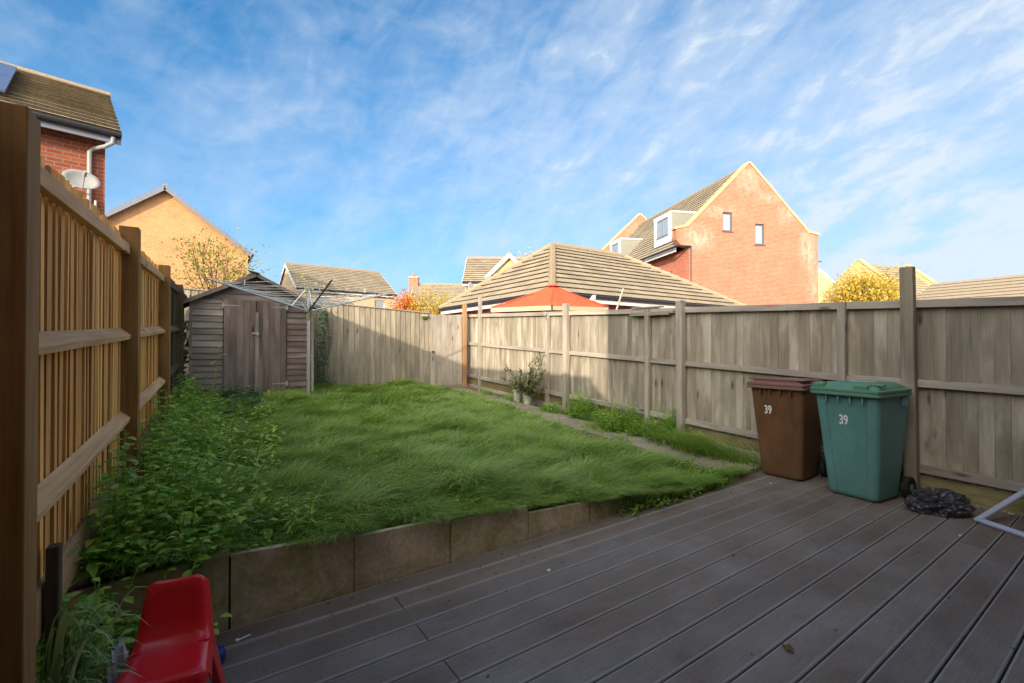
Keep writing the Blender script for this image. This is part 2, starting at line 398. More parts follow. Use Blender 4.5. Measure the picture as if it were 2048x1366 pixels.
# deck: boards along X
mb = MB(); pitch = .1611; y0 = 2.538; row = 0
joist = MB()
DX0, DX1 = -.26, 5.70
def board(x0, x1, yc, w=.1522, zt=0.0):
    h = w/2; ch = .006; prof = [(-h, -.022), (-h, -ch), (-h+ch*.4, -ch*.4), (-h+ch, 0), (h-ch, 0), (h-ch*.4, -ch*.4), (h, -ch), (h, -.022)]
    o = random.random()*50; r = random.random()
    V = [(x, yc+a, zt+b_) for x in (x0, x1) for a, b_ in prof]; G = [(x+o, a, b_) for x in (x0, x1) for a, b_ in prof]
    n = len(prof); F = [(k, (k+1) % n, n+(k+1) % n, n+k) for k in range(n)]+[tuple(range(n))[::-1], tuple(range(n, 2*n))]
    mb.add(V, F, G, r)
for row in range(-1, 20):
    yc = y0-pitch*(row+.5)
    if row == -1: board(DX0, DX1, yc, .163)
    elif row % 2 == 0: board(DX0, .917, yc); board(.923, 4.55, yc); board(4.556, DX1, yc)
    else: board(DX0, 2.60, yc) if row == 99 else board(DX0, DX1, yc)
mb.v = [(x, y, z) for x, y, z in mb.v]
deck = mb.build('deck', 'deck_board'); tag(deck, kind='structure')
mb = MB(); mb.box((2.72, 1.0, -.075), (5.9, 3.3, .10)); tag(mb.build('under_deck_dark', 'rubber'), kind='structure')  # black block put under the boards for the shade in the gaps

# path slabs
mb = MB(); yy = 2.76
while yy < 9.9:
    L = .6; z = float(ground_z(5.3, yy+.3)); sl = float(ground_z(5.3, yy+.6)-ground_z(5.3, yy))/.6
    mb.box((5.13, yy+L/2, z-.012), (.64, L-.012, .05), Euler((math.atan(sl), 0, R(random.uniform(-1, 1)))))
    yy += L
tag(mb.build('path', 'path', bevel=.004), kind='structure')

# retaining wall of slabs set on edge
rw = thing('retaining_wall', 'low garden wall of mossy paving slabs set on edge between lawn and deck', 'wall', (1.7, 2.74, 0))
tops = [(-.50, .130, .335, .385), (.140, .747, .358, .330), (.753, 1.366, .304, .289), (1.374, 2.000, .252, .242),
        (2.010, 2.618, .182, .152), (2.628, 3.236, .140, .110), (3.246, 3.855, .080, .060), (3.865, 4.47, .035, .02)]
for i, (xa, xb, za, zb) in enumerate(tops):
    mb = MB(); yo = 2.716+random.uniform(-.002, .003); th = .036
    P = [(xa, yo, -.03), (xb, yo, -.03), (xb, yo+th, -.03), (xa, yo+th, -.03), (xa, yo, za), (xb, yo, zb), (xb, yo+th, zb), (xa, yo+th, za)]
    mb.add(P, [(0, 3, 2, 1), (0, 1, 5, 4), (1, 2, 6, 5), (2, 3, 7, 6), (3, 0, 4, 7)]); mb.cur = 1
    # slightly crumbled top edge
    n = 16; V = []; Fc = []
    for k in range(n+1):
        x = xa+(xb-xa)*k/n; z = za+(zb-za)*k/n
        V += [(x, yo-.001+random.uniform(0, .003), z+.0005), (x, yo+th, z+.0015)]
    for k in range(n): Fc.append((2*k, 2*k+2, 2*k+3, 2*k+1))
    mb.add(V, Fc); mb.build('slab', ['slab', 'slab_top'], rw, recalc=False)
# ================================================================== FENCES
# ---- left fence (new orange wood, seen from the rail side)
LP = Vector((-.45, 2.0, 0)); LA = R(88.3); lx = Vector((math.cos(LA), math.sin(LA), 0)); ln = Vector((math.sin(LA), -math.cos(LA), 0))  # ln points into the garden
def LF(s, o, z): return LP+lx*s+ln*o+Vector((0, 0, z+.04*s))
def lmat(): return Matrix((lx, -ln, Vector((0, 0, 1)))).transposed()
lf = thing('garden_fence', 'new orange timber fence with vertical slats and three posts coloured as in shade on the left', 'fence', LF(2, 0, .45))
def lpost(s, top, w=.09, bot=0.0, off=.03, wid=.09):
    mb = MB(); c = LF(s, off, 0); mb.box((c.x, c.y, (top+bot)/2), (w, wid, top-bot), lmat(), 2, .5)
    return mb
mb = MB(); mb.box((-.380, 1.565, .93), (.10, .095, 2.10), Euler((0, 0, R(-1.5))), 2, .5); mb.build('post', 'shaded_new_wood', lf, bevel=.004)
lpost(1.80, 2.175, .09, .2, .03, .10).build('post', 'shaded_new_wood', lf, bevel=.004)
lpost(4.02, 2.26, .09, .3, .03, .10).build('post', 'shaded_new_wood', lf, bevel=.004)
mb = MB(); 
lpost(6.2, 2.30, .09, .0, .03, .09).build('post', 'dark_wood', lf, bevel=.004)
spans = [(-1.9, -.50), (-.38, 1.755), (1.85, 3.97), (4.07, 6.15), (6.25, 8.1)]
for bi, (sa, sb) in enumerate(spans):
    mb = MB(); s = sa+.028
    while s < sb-.015:
        w = .042+random.uniform(-.003, .003); top = 2.066+random.uniform(-.010, .010)
        mb.box(LF(s, -.012+random.uniform(-.003, .003), (top+.60)/2), (w, .011, top-.60), Matrix((lx, -ln, Vector((0, 0, 1)))).transposed() @ Euler((random.uniform(-.004, .004), random.uniform(-.006, .006), random.uniform(-.12, .12))).to_matrix(), 2)
        s += .0745
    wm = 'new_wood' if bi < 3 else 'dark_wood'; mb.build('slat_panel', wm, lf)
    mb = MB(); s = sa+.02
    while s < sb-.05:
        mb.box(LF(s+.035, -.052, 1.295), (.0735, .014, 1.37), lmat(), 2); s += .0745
    mb.build('gap_shade_boards', 'dark_wood', lf)  # dark boards put behind the slats for the shade in the gaps
    # rails: top rail square, two arris rails below
    mb = MB(); mb.bar(LF(sa-.02, .018, 1.958), LF(sb+.02, .018, 1.958), .034, .062)
    mb.build('top_rail', wm if bi > 2 else 'new_rail', lf, bevel=.003)
    for z in (1.42, .90):
        mb = MB(); A, B = [], []
        prof = [(-.003, -.040), (.042, -.030), (.046, -.005), (-.003, .040)]
        for s_ in np.linspace(sa-.02, sb+.02, 8):
            wob = random.uniform(-.003, .003)
            for (o_, z_) in prof: A.append(LF(s_, o_+wob, z+z_)); B.append((s_+z*3, o_*1.5, z_))
        n = 4; F = []
        for i in range(7):
            for k in range(n): F.append((i*n+k, i*n+(k+1) % n, (i+1)*n+(k+1) % n, (i+1)*n+k))
        F += [(3, 2, 1, 0), (28, 29, 30, 31)]
        mb.add(A, F, B); mb.build('arris_rail', wm if bi > 2 else 'new_rail', lf)
    mb = MB(); mb.box(LF((sa+sb)/2, -.006, .505), (sb-sa+.04, .024, .17), lmat() @ Euler((0, -.04, 0)).to_matrix(), 0)
    mb.build('gravel_board', 'orange_wood', lf)
# short peg at the corner of the wall
mb = MB(); mb.box((-.412, 2.22, .35), (.035, .05, .75), None, 2, .2); tag(mb.build('timber_peg', 'dark_wood', bevel=.004), 'short dark timber peg against the foot of the slatted fence', 'post')

# ---- right fence (weathered, seen from the rail side)
XR = 5.72
def rz(y): return .048*(y-1.4) if y > 1.4 else .02*(y-1.4)
rf = thing('garden_fence', 'long weathered grey close board fence with rails and doubled posts on the right', 'fence', (XR, 5, 0))
mainY = [1.47-2.5, 1.47, 4.0, 6.47, 8.97]; origY = [-.5, 2.04, 4.60, 7.04, 9.66]
def rtop(y): return 1.86+.040*(y-1.4)+ (0)
bays = []
for a, b_ in zip(origY[:-1], origY[1:]): bays.append((a, b_))
bays.append((9.66, 11.4))
for (ya, yb) in bays:
    mb = MB(); y = ya
    while y < yb-.01:
        w = random.choice([.098, .102, .110, .12]); w = min(w, yb-y)
        yc = y+w/2; bz = rz(yc)+.16; tz = rtop(yc)-.004
        mb.box((XR+.010+random.uniform(0, .006), yc, (bz+tz)/2), (.016, w-.0015, tz-bz), Euler((random.uniform(-.002, .002), 0, random.uniform(-.03, .03))), 2); y += w
    mb.build('board_panel', 'grey_wood', rf)
    for nm, dz, hh, th in (('top_rail', -.04, .075, .05), ('middle_rail', None, .07, .045), ('bottom_rail', 'b', .075, .05)):
        mb = MB()
        if dz == 'b': za, zb = rz(ya)+.235, rz(yb)+.235
        elif dz is None: za, zb = rz(ya)+1.045, rz(yb)+1.045
        else: za, zb = rtop(ya)+dz, rtop(yb)+dz
        o_ = -.004
        mb.bar((XR-th/2+o_, ya-.01, za), (XR-th/2+o_, yb+.01, zb), th, hh); mb.build(nm, 'grey_rail', rf, bevel=.003)
    mb = MB(); mb.bar((XR+.005, ya, rz(ya)+.07), (XR+.005, yb, rz(yb)+.07), .028, .17, None); mb.build('gravel_board', 'mossy_wood', rf)
    mb = MB(); mb.bar((XR-.03, ya, rz(ya)-.01), (XR-.03, yb, rz(yb)-.01), .05, .06, None); mb.build('footing_board', 'mossy_wood' if ya < 2 else 'grey_rail', rf)
for y in origY[1:]:
    mb = MB(); tp = rtop(y)-.005 if y < 9 else 2.62
    if y == 9.66: tp = 2.60
    w = .075; mb.box((XR-.052, y, (tp+rz(y)-.1)/2), (w, w, tp-rz(y)+.1), Euler((R(random.uniform(-.3, .3)), R(random.uniform(-.4, .3)), 0)), 2); mb.build('post', 'grey_rail', rf, bevel=.004)
for y, tp, lean in ((1.47, 2.175, -.6), (4.0, 2.055, 0), (6.45, 2.20, .2)):
    w = .10; mb = MB(); mb.box((XR-.085, y, (tp-.1)/2), (w, w, tp+.1), Euler((R(lean), 0, R(random.uniform(-2, 2)))), 2); mb.build('post', 'grey_rail' if y > 1.5 else 'back_wood', rf, bevel=.005)
# short splice piece beside the original post
mb = MB(); mb.bar((XR-.07, 4.20, rtop(4.4)-.085), (XR-.07, 4.93, rtop(4.8)-.085), .04, .055); mb.build('splice_board', 'grey_rail', rf, bevel=.003)
mb = MB(); mb.bar((XR-.03, 4.35, rtop(4.6)+.012), (XR-.03, 4.9, rtop(4.8)+.012), .09, .02); mb.build('splice_board', 'grey_rail', rf, bevel=.003)

# ---- back fence (close board, good side)
YB = 10.2
def bz(x): return .66-.055*x
def btop(x): return 2.36-.050*(x-1.5)-.03*max(0, x-2.3)*.25
bf = thing('garden_fence', 'weathered feather edge fence across the end of the lawn beside the shed', 'fence', (3, YB, .5))
mb = MB(); x = -.25
while x < 4.56:
    w = .117; tz = btop(x); b0 = bz(x)-.05
    mb.box((x+w/2, YB+.012, (tz+b0)/2), (w+.012, .014, tz-b0), Euler((0, random.uniform(-.003, .003), R(-7.5))), 2); x += w
mb.build('board_panel', 'back_wood', bf)
mb = MB(); mb.bar((-.3, YB, btop(-.3)+.012), (4.57, YB, btop(4.57)+.012), .05, .022); mb.build('capping', 'grey_rail', bf)
for z in (.45, 1.2, 1.75):
    mb = MB(); mb.bar((-.3, YB+.05, z+.42), (4.57, YB+.05, z+.25), .04, .07); mb.build('arris_rail', 'back_wood', bf)
for x in (-.2, 2.1, 4.55):
    mb = MB(); mb.box((x, YB+.11, 1.2), (.09, .09, 2.15), None, 2); mb.build('post', 'back_wood', bf)
gt = thing('garden_gate', 'pale flat boarded garden gate in the far right corner of the lawn', 'gate', (5.0, YB, .45))
mb = MB(); x = 4.60
for w in (.142, .14, .144, .142, .14, .14):
    mb.box((x+w/2, YB-.015, (2.165+.45)/2), (w-.003, .022, 1.715), Euler((0, 0, R(random.uniform(-1, 1)))), 2, random.uniform(.55, 1)); x += w
mb.build('boards', 'grey_rail', gt)
for z in (.65, 1.3, 2.0): mb = MB(); mb.box((5.02, YB+.02, z), (.84, .045, .09)); mb.build('ledge', 'back_wood', gt)
mb = MB(); mb.tube([(4.66, YB-.05, 1.27), (4.66, YB-.03, 1.27)], .03, 12); mb.build('latch_ring', 'steel_dark', gt)
mb = MB(); mb.box((5.51, YB-.04, 1.42), (.085, .10, 2.08), None, 2); tag(mb.build('gate_post', 'orange_wood', bevel=.004), 'tall orange brown post at the hinge side of the garden gate', 'post')

# small lantern on the back fence, hook light on the right fence
lt = thing('fence_light', 'small yellowish solar light fixed near the top of the back fence', 'light', (4.42, YB-.05, 2.1))
mb = MB(); mb.box((4.42, YB-.065, 2.13), (.13, .09, .05)); mb.build('housing', 'light_yellow', lt, bevel=.01)
mb = MB(); mb.box((4.42, YB-.04, 2.08), (.09, .05, .05)); mb.build('lens', 'frame_dark', lt, bevel=.006)
h = thing('fence_light', 'round grey light fixed on a post top of the right fence', 'light', (XR-.1, 7.04, 2.0))
mb = MB(); mb.tube([(XR-.095, 7.04, 2.04), (XR-.13, 7.04, 2.04)], .045, 16); mb.build('lens', 'dish_grey', h, smooth=False, bevel=.006)
mb = MB(); mb.tube([(XR-.12, 7.03, 2.0), (XR-.13, 6.99, 1.95), (XR-.12, 6.97, 1.92)], .008, 6); mb.build('hook', 'frame_dark', h)

# ---- dark fence run on the left beyond the third post, behind the weeds, is the last span of the left fence
# ================================================================== SHED
sh = thing('garden_shed', 'small weathered timber shed with double doors and an apex roof', 'shed', (.76, 8.6, .7))
sx0, sx1, sy0, sy1, sb_, se = -.12, 1.66, 8.6, 9.95, .62, 2.13
apx, apz = .77, 2.54
def shap(mb, xa, xb, za, zb, y, step=.098):
    z = za
    while z < zb-.01:
        z1 = min(z+step, zb)
        P = [(xa, y-.020, z), (xb, y-.020, z), (xb, y-.004, z1), (xa, y-.004, z1), (xa, y, z), (xb, y, z)]
        G = [(p[0]+z*9, p[2], p[1]) for p in P]
        mb.add(P, [(0, 1, 2, 3), (4, 5, 1, 0)], G); z = z1
mb = MB(); shap(mb, sx0+.035, .315, sb_, 2.16, sy0); mb.build('cladding', 'shed_pale', sh, recalc=False)
mb = MB(); shap(mb, 1.235, sx1-.03, sb_, 2.16, sy0); mb.build('cladding', 'shed_wood', sh, recalc=False)
# gable infill above the doors, shiplap triangle
mb = MB(); z = 2.155
while z < apz-.03:
    z1 = min(z+.098, apz-.02); f = lambda zz: (apz-zz)/(apz-se)*(sx1-sx0)/2
    P = [(apx-f(z), sy0-.020, z), (apx+f(z), sy0-.020, z), (apx+f(z1), sy0-.004, z1), (apx-f(z1), sy0-.004, z1), (apx-f(z), sy0, z), (apx+f(z), sy0, z)]
    mb.add(P, [(0, 1, 2, 3), (4, 5, 1, 0)], [(p[0]+z*9, p[2], p[1]) for p in P]); z = z1
mb.build('gable_boards', 'shed_wood', sh, recalc=False)
for (x_, w_) in ((sx0+.017, .04), (sx1-.017, .04)): mb = MB(); mb.box((x_, sy0-.013, (sb_+se)/2), (w_, .035, se-sb_), None, 2); mb.build('corner_trim', 'shed_pale', sh, bevel=.002)
mb = MB()
for xa, xb, ya, yb in ((sx0, sx0+.02, sy0, sy1), (sx1-.02, sx1, sy0, sy1), (sx0+.02, sx1-.02, sy1-.02, sy1)):
    z = sb_-.02
    while z < se: mb.box(((xa+xb)/2, (ya+yb)/2, z+.05), (xb-xa+random.uniform(0, .006), yb-ya+random.uniform(0, .006), .097), None, 1); z += .1
mb.box((apx, sy0+.012, (sb_+se)/2), (sx1-sx0-.04, .015, se-sb_), None, 2)
mb.build('side_walls', 'shed_wood', sh)
for (xa, xb) in ((.325, .775), (.785, 1.225)):
    mb = MB(); x = xa; k = 5; w = (xb-xa)/k
    for i in range(k): mb.box((x+w/2, sy0-.032+random.uniform(-.001, .001), (sb_+.02+2.15)/2), (w-.002, .02, 2.15-sb_-.02), None, 2); x += w
    d = mb.build('door', 'shed_wood', sh, bevel=.002)
    mb = MB(); hx = xa+.01 if xa < .5 else xb-.01; sg = 1 if xa < .5 else -1
    for z in ((2.06,) if xa < .5 else (2.06, .78)):
        mb = MB(); z_ = z; mb.add(*(lambda P: (P, [(0, 1, 2, 3, 4, 5, 6, 7), (15, 14, 13, 12, 11, 10, 9, 8)]+[(k, (k+1) % 8, 8+(k+1) % 8, 8+k) for k in range(8)]))([(hx+sg*a, sy0-o_, z_+b_) for o_ in (.049, .043) for a, b_ in ((-.035, -.04), (-.005, -.04), (-.005, -.011), (.20, -.006), (.20, .006), (-.005, .011), (-.005, .04), (-.035, .04))]))
        mb.build('strap_hinge', 'dish_grey', d)
mb = MB(); mb.box((.79, sy0-.050, 1.30), (.055, .018, 1.32), None, 2); mb.build('cover_strip', 'shed_pale', sh, bevel=.002)
mb = MB(); mb.box((.765, sy0-.062, 1.615), (.11, .012, .03)); mb.box((.80, sy0-.066, 1.60), (.03, .02, .05)); mb.build('hasp', 'dish_grey', sh, bevel=.003)
for sgn in (-1, 1):
    half = (sx1-sx0)/2+.10; ez = se-.05
    A = (apx+sgn*half, sy0-.10, ez); B = (apx+sgn*half, sy1+.08, ez); C_ = (apx, sy1+.08, apz+.045); D_ = (apx, sy0-.10, apz+.045)
    mb = MB(); n = Vector((sgn*(apz+.045-ez), 0, half)).normalized()*.02
    A, B, C_, D_ = map(Vector, (A, B, C_, D_))
    mb.add([A, B, C_, D_, A+n, B+n, C_+n, D_+n], [(0, 1, 2, 3), (4, 5, 6, 7), (0, 1, 5, 4), (1, 2, 6, 5), (2, 3, 7, 6), (3, 0, 4, 7)])
    mb.build('roof', 'felt', sh)
    mb = MB(); mb.bar((apx+sgn*(half+.01), sy0-.112, ez-.02), (apx, sy0-.112, apz+.03), .016, .055, None, (0, 0, 1)); mb.build('barge_board', 'shed_wood', sh, bevel=.002)
mb = MB()
for k in range(5): mb.box((apx-.02+.012*k, sy0-.02+.30*k, apz+.075), (.16, .28, .012), Euler((0, R(random.uniform(-16, 16)), R(random.uniform(-12, 12)))), 1)
mb.build('ridge_board', 'shed_pale', sh, bevel=.002)
# ================================================================== ROTARY DRYER
rd = thing('rotary_dryer', 'silver rotary washing line standing open on the lawn before the shed', 'clothes dryer', (1.46, 7.96, .47))
pc = Vector((1.46, 7.96, 0))
mb = MB(); mb.tube([pc+Vector((0, 0, .42)), pc+Vector((0, 0, 1.85))], .024, 14); mb.tube([pc+Vector((0, 0, 1.85)), pc+Vector((0, 0, 2.34))], .017, 12); mb.build('pole', 'aluminium', rd, smooth=False, bevel=.0)
mb = MB(); mb.tube([pc+Vector((0, 0, 1.96)), pc+Vector((0, 0, 2.01))], .055, 14); mb.tube([pc+Vector((0, 0, 1.83)), pc+Vector((0, 0, 1.93))], .032, 12); mb.build('lower_hub', 'hub_green', rd)
mb = MB(); mb.tube([pc+Vector((0, 0, 2.30)), pc+Vector((0, 0, 2.35))], .05, 14); mb.build('upper_hub', 'hub_green', rd)
tips = [Vector((.09, 7.12, 2.39)), Vector((1.80, 6.85, 2.36)), Vector((2.85, 8.75, 2.37)), Vector((1.15, 9.15, 2.36))]
tips = [Vector((.085, 7.70, 2.36)), Vector((1.57, 6.86, 2.36)), Vector((2.84, 8.10, 2.36)), Vector((1.40, 8.98, 2.33))]
for i, tp in enumerate(tips):
    mb = MB(); d = (tp-pc); d.z = 0; d.normalize(); a = pc+d*.045+Vector((0, 0, 1.985))
    mb.tube([a, tp], .0125, 8); arm = mb.build('arm', 'aluminium' if i != 1 else 'steel_dark', rd, smooth=False)
    m_ = a.lerp(tp, .28); mb = MB(); mb.tube([pc+Vector((0, 0, 2.32))+d*.04, a.lerp(tp, .16)], .008, 6); mb.build('strut', 'aluminium', rd)
mb = MB()
for f in np.linspace(.22, .985, 11):
    q = []
    for tp in tips:
        d = (tp-pc); d.z = 0; d.normalize(); a = pc+d*.045+Vector((0, 0, 1.985)); q.append(a.lerp(tp, float(f))+Vector((0, 0, .008)))
    for i in range(4):
        a, b_ = q[i], q[(i+1) % 4]; L = (b_-a).length
        pts = [a.lerp(b_, u)-Vector((0, 0, 4*u*(1-u)*L*.035*random.uniform(.5, 1.2))) for u in (0, .25, .5, .75, 1)]
        mb.tube(pts, .0028, 5, cap=False)
mb.build('washing_line', 'line_plastic', rd)
# a few forgotten pegs on the line
for i, u in enumerate((.3, .52)):
    p = tips[0].lerp(tips[1], u) if i == 0 else tips[1].lerp(tips[2], u); 
    mb = MB(); mb.box(p-Vector((0, 0, .05)), (.012, .012, .075)); tag(mb.build('clothes_peg', 'line_plastic'), ['pale clothes peg hanging on the near left washing line', 'pale clothes peg hanging on the near right washing line'][i], 'clothes peg')

# ================================================================== WHEELED BINS
def rrect(xa, xb, ya, yb, r, z, front=0.0, seg=4, groove=None):
    """rounded rectangle ring; xa is the front side (towards -X); groove = (y0, y1, depth) recess in the front"""
    pts = []
    cs = [(xb-r, yb-r, 0), (xa+r, yb-r, 90), (xa+r, ya+r, 180), (xb-r, ya+r, 270)]
    for i, (cx, cy, a0) in enumerate(cs):
        for k in range(seg+1):
            a = R(a0+90*k/seg); pts.append(Vector((cx+r*math.cos(a), cy+r*math.sin(a), z)))
        if i == 1 and groove:
            g0, g1, dp = groove
            pts += [Vector((xa, g1+.012, z)), Vector((xa+dp, g1, z)), Vector((xa+dp, g0, z)), Vector((xa, g0-.012, z))]
    return pts
def wheelie(loc, rz_, body, lidm, label, style):
    root = bpy.data.objects.new('wheelie_bin', None); COL.objects.link(root); root['_abs'] = 1
    tag(root, label, 'bin', 'wheelie bins against the fence'); root.location = loc; root.rotation_euler = (0, 0, rz_)
    mb = MB(); rings = []
    for f in (0, .03, .2, .5, .8, .97, 1.0):
        z = .012+f*.96; e = .012*(1-min(1, f/.03)) if f < .03 else 0
        w0, w1 = -.205-.065*f, .205+.065*f; x0, x1 = .0-.105*f+e, .42+.07*f-e
        gv = (-.115-.05*f, .115+.055*f, .014 if style == 'green' else .003)
        rings.append(rrect(x0, x1, w0+e, w1-e, .045, z, groove=gv))
    mb.loft(rings); mb.build('body', body, root, smooth=False, bevel=.004)
    for yb_ in (-.15, -.05, .05, .15): mb = MB(); mb.box((-.118, yb_, .925), (.03, .012, .06)); mb.build('rim_bracket', body, root, bevel=.003)
    for sd_b in (-1, 1):
        for xb_ in (.30, .36): mb = MB(); mb.box((xb_, sd_b*.277, .91), (.012, .022, .09)); mb.build('rim_bracket', body, root, bevel=.003)
    # lid: rim, stepped edge, domed top
    mb = MB()
    L = [(.0, 1.0), (.0, .965)]
    x0, x1, ya, yb = -.155, .475, -.293, .293
    rg = []
    for (ins, z) in ((.012, .960), (0, .966), (0, .985), (.007, .989), (.007, .998), (0, 1.002), (0, 1.018), (.012, 1.024)):
        rg.append(rrect(x0+ins, x1-ins, ya+ins, yb-ins, .035, z))
    rg.append(rrect(x0+.03, x1-.03, ya+.03, yb-.03, .04, 1.027))
    if style == 'green':
        rg += [rrect(x0+.045, x1-.04, ya+.042, yb-.042, .05, 1.045), rrect(x0+.12, x1-.06, ya+.10, yb-.10, .05, 1.075), rrect(x0+.25, x1-.12, ya+.2, yb-.2, .04, 1.082)]
    else:
        rg += [rrect(x0+.04, x1-.04, ya+.04, yb-.04, .04, 1.033), rrect(x0+.05, x1-.05, ya+.05, yb-.05, .05, 1.055), rrect(x0+.2, x1-.15, ya+.15, yb-.15, .04, 1.060)]
    mb.loft(rg); lid = mb.build('lid', lidm, root, bevel=None)
    mb = MB()
    if style == 'green':
        for (yc, w) in ((.215, .10), (-.14, .11)): mb.box((x0+.055, yc, 1.045), (.09, w, .045), Euler((0, R(-6), 0)))
        mb.box((x0+.12, -.235, 1.068), (.05, .10, .022)); mb.box((x0+.11, .04, 1.052), (.022, .26, .028))
    else:
        mb.box((x0+.16, .0, 1.062), (.26, .56, .012)); mb.box((x0+.045, 0, 1.045), (.012, .42, .022))
    mb.build('lid_grip', lidm, lid, bevel=.008)
    mb = MB(); mb.tube([(.49, -.23, 1.02), (.49, .23, 1.02)], .016, 10)
    for s_ in (-.2, 0, .2): mb.box((.465, s_, 1.0), (.04, .03, .045))
    mb.build('handle', body, root)
    for s_ in (-1, 1):
        mb = MB(); mb.tube([(.47, s_*.225, .10), (.47, s_*.275, .10)], .10, 20); wl = mb.build('wheel', 'rubber', root, bevel=.008)
        mb = MB(); mb.tube([(.47, s_*.276, .10), (.47, s_*.282, .10)], .035, 12); mb.build('hub', body, wl)
    if style == 'green':
        mb = MB(); mb.box((x0+.30, -.03, 1.0842), (.03, .22, .002)); mb.build('lid_sticker', 'digit_white', lid)
    # number 39 on the front
    cu = bpy.data.curves.new('tmp', 'FONT'); cu.body = '39'; cu.size = .125; cu.extrude = .0006; cu.offset = .0032
    to = bpy.data.objects.new('tmp', cu); COL.objects.link(to)
    dg = bpy.context.evaluated_depsgraph_get(); me = bpy.data.meshes.new_from_object(to.evaluated_get(dg)); bpy.data.objects.remove(to)
    tilt = math.atan(.105/.96); zc = .69; yc = .03 if style == 'green' else .09; fx = -.105*(zc-.012)/.96+(.014 if style == 'green' else .003)-.0022
    ex = Vector((0, -1, 0)); ez = Vector((-math.sin(tilt), 0, math.cos(tilt))); nz = ex.cross(ez)
    for v in me.vertices: p = v.co.copy(); v.co = Vector((fx, yc, zc))+ex*(p.x-.065)*.62+ez*p.y+nz*p.z
    me.materials.clear(); me.materials.append(M['digit_white'])
    o = bpy.data.objects.new('house_number', me); COL.objects.link(o); o.parent = root; return root
wheelie((5.012, 1.735, 0), R(-6), 'green_bin', 'green_lid', 'green wheelie bin with white number 39 standing against the right fence', 'green')
wheelie((5.135, 2.42, 0), R(1.5), 'brown_bin', 'brown_lid', 'brown wheelie bin with white number 39 behind the green bin', 'brown')

# ================================================================== RED CHILD CHAIR
ch = bpy.data.objects.new('child_chair', None); COL.objects.link(ch); ch['_abs'] = 1
tag(ch, 'small glossy red moulded plastic child chair on the deck', 'chair'); ch.location = (-.085, 2.12, 0); ch.rotation_euler = (0, 0, R(-9))
prof = [(.118, .506, .172), (.108, .500, .192), (.098, .48, .200), (.088, .44, .208), (.075, .38, .222), (.062, .335, .236), (.035, .300, .250), (-.01, .287, .262), (-.07, .283, .280), (-.135, .286, .288), (-.155, .281, .288), (-.166, .266, .284), (-.168, .235, .28)]
us = [-1.0, -1.0, -.97, -.9, -.78, -.5, 0, .5, .78, .9, .97, 1.0, 1.0]; roll = [.075, .035, .012, .0, -.006, -.003, 0, -.003, -.006, .0, .012, .035, .075]
V = []; F = []
for j, (y, z, w) in enumerate(prof):
    a, b_ = prof[max(0, j-1)], prof[min(len(prof)-1, j+1)]; ty, tz = b_[0]-a[0], b_[1]-a[1]; l = math.hypot(ty, tz); ny_, nz_ = (-tz/l, ty/l)   # surface normal: towards the sitter / up
    if nz_ < 0 or ny_ > 0: ny_, nz_ = -abs(tz/l), abs(ty/l)
    dish = .012 if 2 < j < 10 else .003
    for u, r_ in zip(us, roll):
        k = r_ + dish*(1-u*u)*.6; spread = .02 if r_ > .02 else 0
        V.append((u*w/2*(1+.04*(r_ > .02)), y-ny_*k, z-nz_*k))
m_ = len(us)
for j in range(len(prof)-1):
    for i in range(m_-1): a = j*m_+i; F.append((a, a+1, a+m_+1, a+m_))
mb = MB(); mb.add(V, F); o = mb.build('shell', 'red_plastic', ch, smooth=True)
sd = o.modifiers.new('s', 'SOLIDIFY'); sd.thickness = .006; sd.offset = -1
ss = o.modifiers.new('ss', 'SUBSURF'); ss.levels = ss.render_levels = 2
for sx_ in (-1, 1):
    for (yt, zt, yb_, wt, wb) in ((.060, .30, .160, .105, .060), (-.112, .262, -.165, .10, .058)):
        mb = MB(); rings = []
        for f in (0, .15, .4, .7, .97, 1.0):
            z = zt*(1-f); y = yt+(yb_-yt)*f; w = wt+(wb-wt)*f; x = sx_*(.103+.042*f+(.0 if f < 1 else -.003)); 
            if f == 1.0: w *= .8
            tx = .034-.006*f
            rings.append([Vector((x+tx/2*c_, y+w/2*s_, z)) for c_, s_ in ((-1, -1), (1, -1), (1.15, 0), (1, 1), (-1, 1))])
        mb.loft(rings); mb.build('leg', 'red_plastic', ch, smooth=False, bevel=.007)
    mb = MB(); P = [(-.14, .265), (-.13, .19), (-.06, .235), (.04, .235), (.11, .16), (.12, .20), (.075, .29), (.05, .275), (0, .265)]
    A = [Vector((sx_*.108, y, z)) for y, z in P]+[Vector((sx_*.122, y, z)) for y, z in P]; n = len(P)
    mb.add(A, [tuple(range(n)), tuple(range(n, 2*n))[::-1]]+[(k, (k+1) % n, n+(k+1) % n, n+k) for k in range(n)]); mb.build('side_skirt', 'red_plastic', ch, bevel=.003)

# ================================================================== crumpled bags and litter
def crumple(name, mat, loc, size, seed, amp=.35, sub=4, freq=3.0, lab=None, cat=None, sharp=True):
    bm = bmesh.new(); bmesh.ops.create_icosphere(bm, subdivisions=sub, radius=1); from mathutils import noise
    for v in bm.verts:
        p = v.co*freq+Vector((seed*7.1, seed*3.3, seed)); 
        r_ = 1-abs(noise.noise(p))*amp*1.6+amp*.4*noise.noise(p*2.3)-abs(noise.noise(p*2.9))*amp*.8+amp*.25*noise.noise(p*5)
        q = v.co*r_; v.co = Vector((q.x*size[0], q.y*size[1], max(q.z*size[2], -size[2]*.5)+size[2]*.5))
    me = bpy.data.meshes.new(name); bm.to_mesh(me); bm.free(); me.materials.append(M[mat])
    o = bpy.data.objects.new(name, me); COL.objects.link(o); o.location = loc
    me.polygons.foreach_set('use_smooth', [not sharp]*len(me.polygons)); tag(o, lab, cat); return o
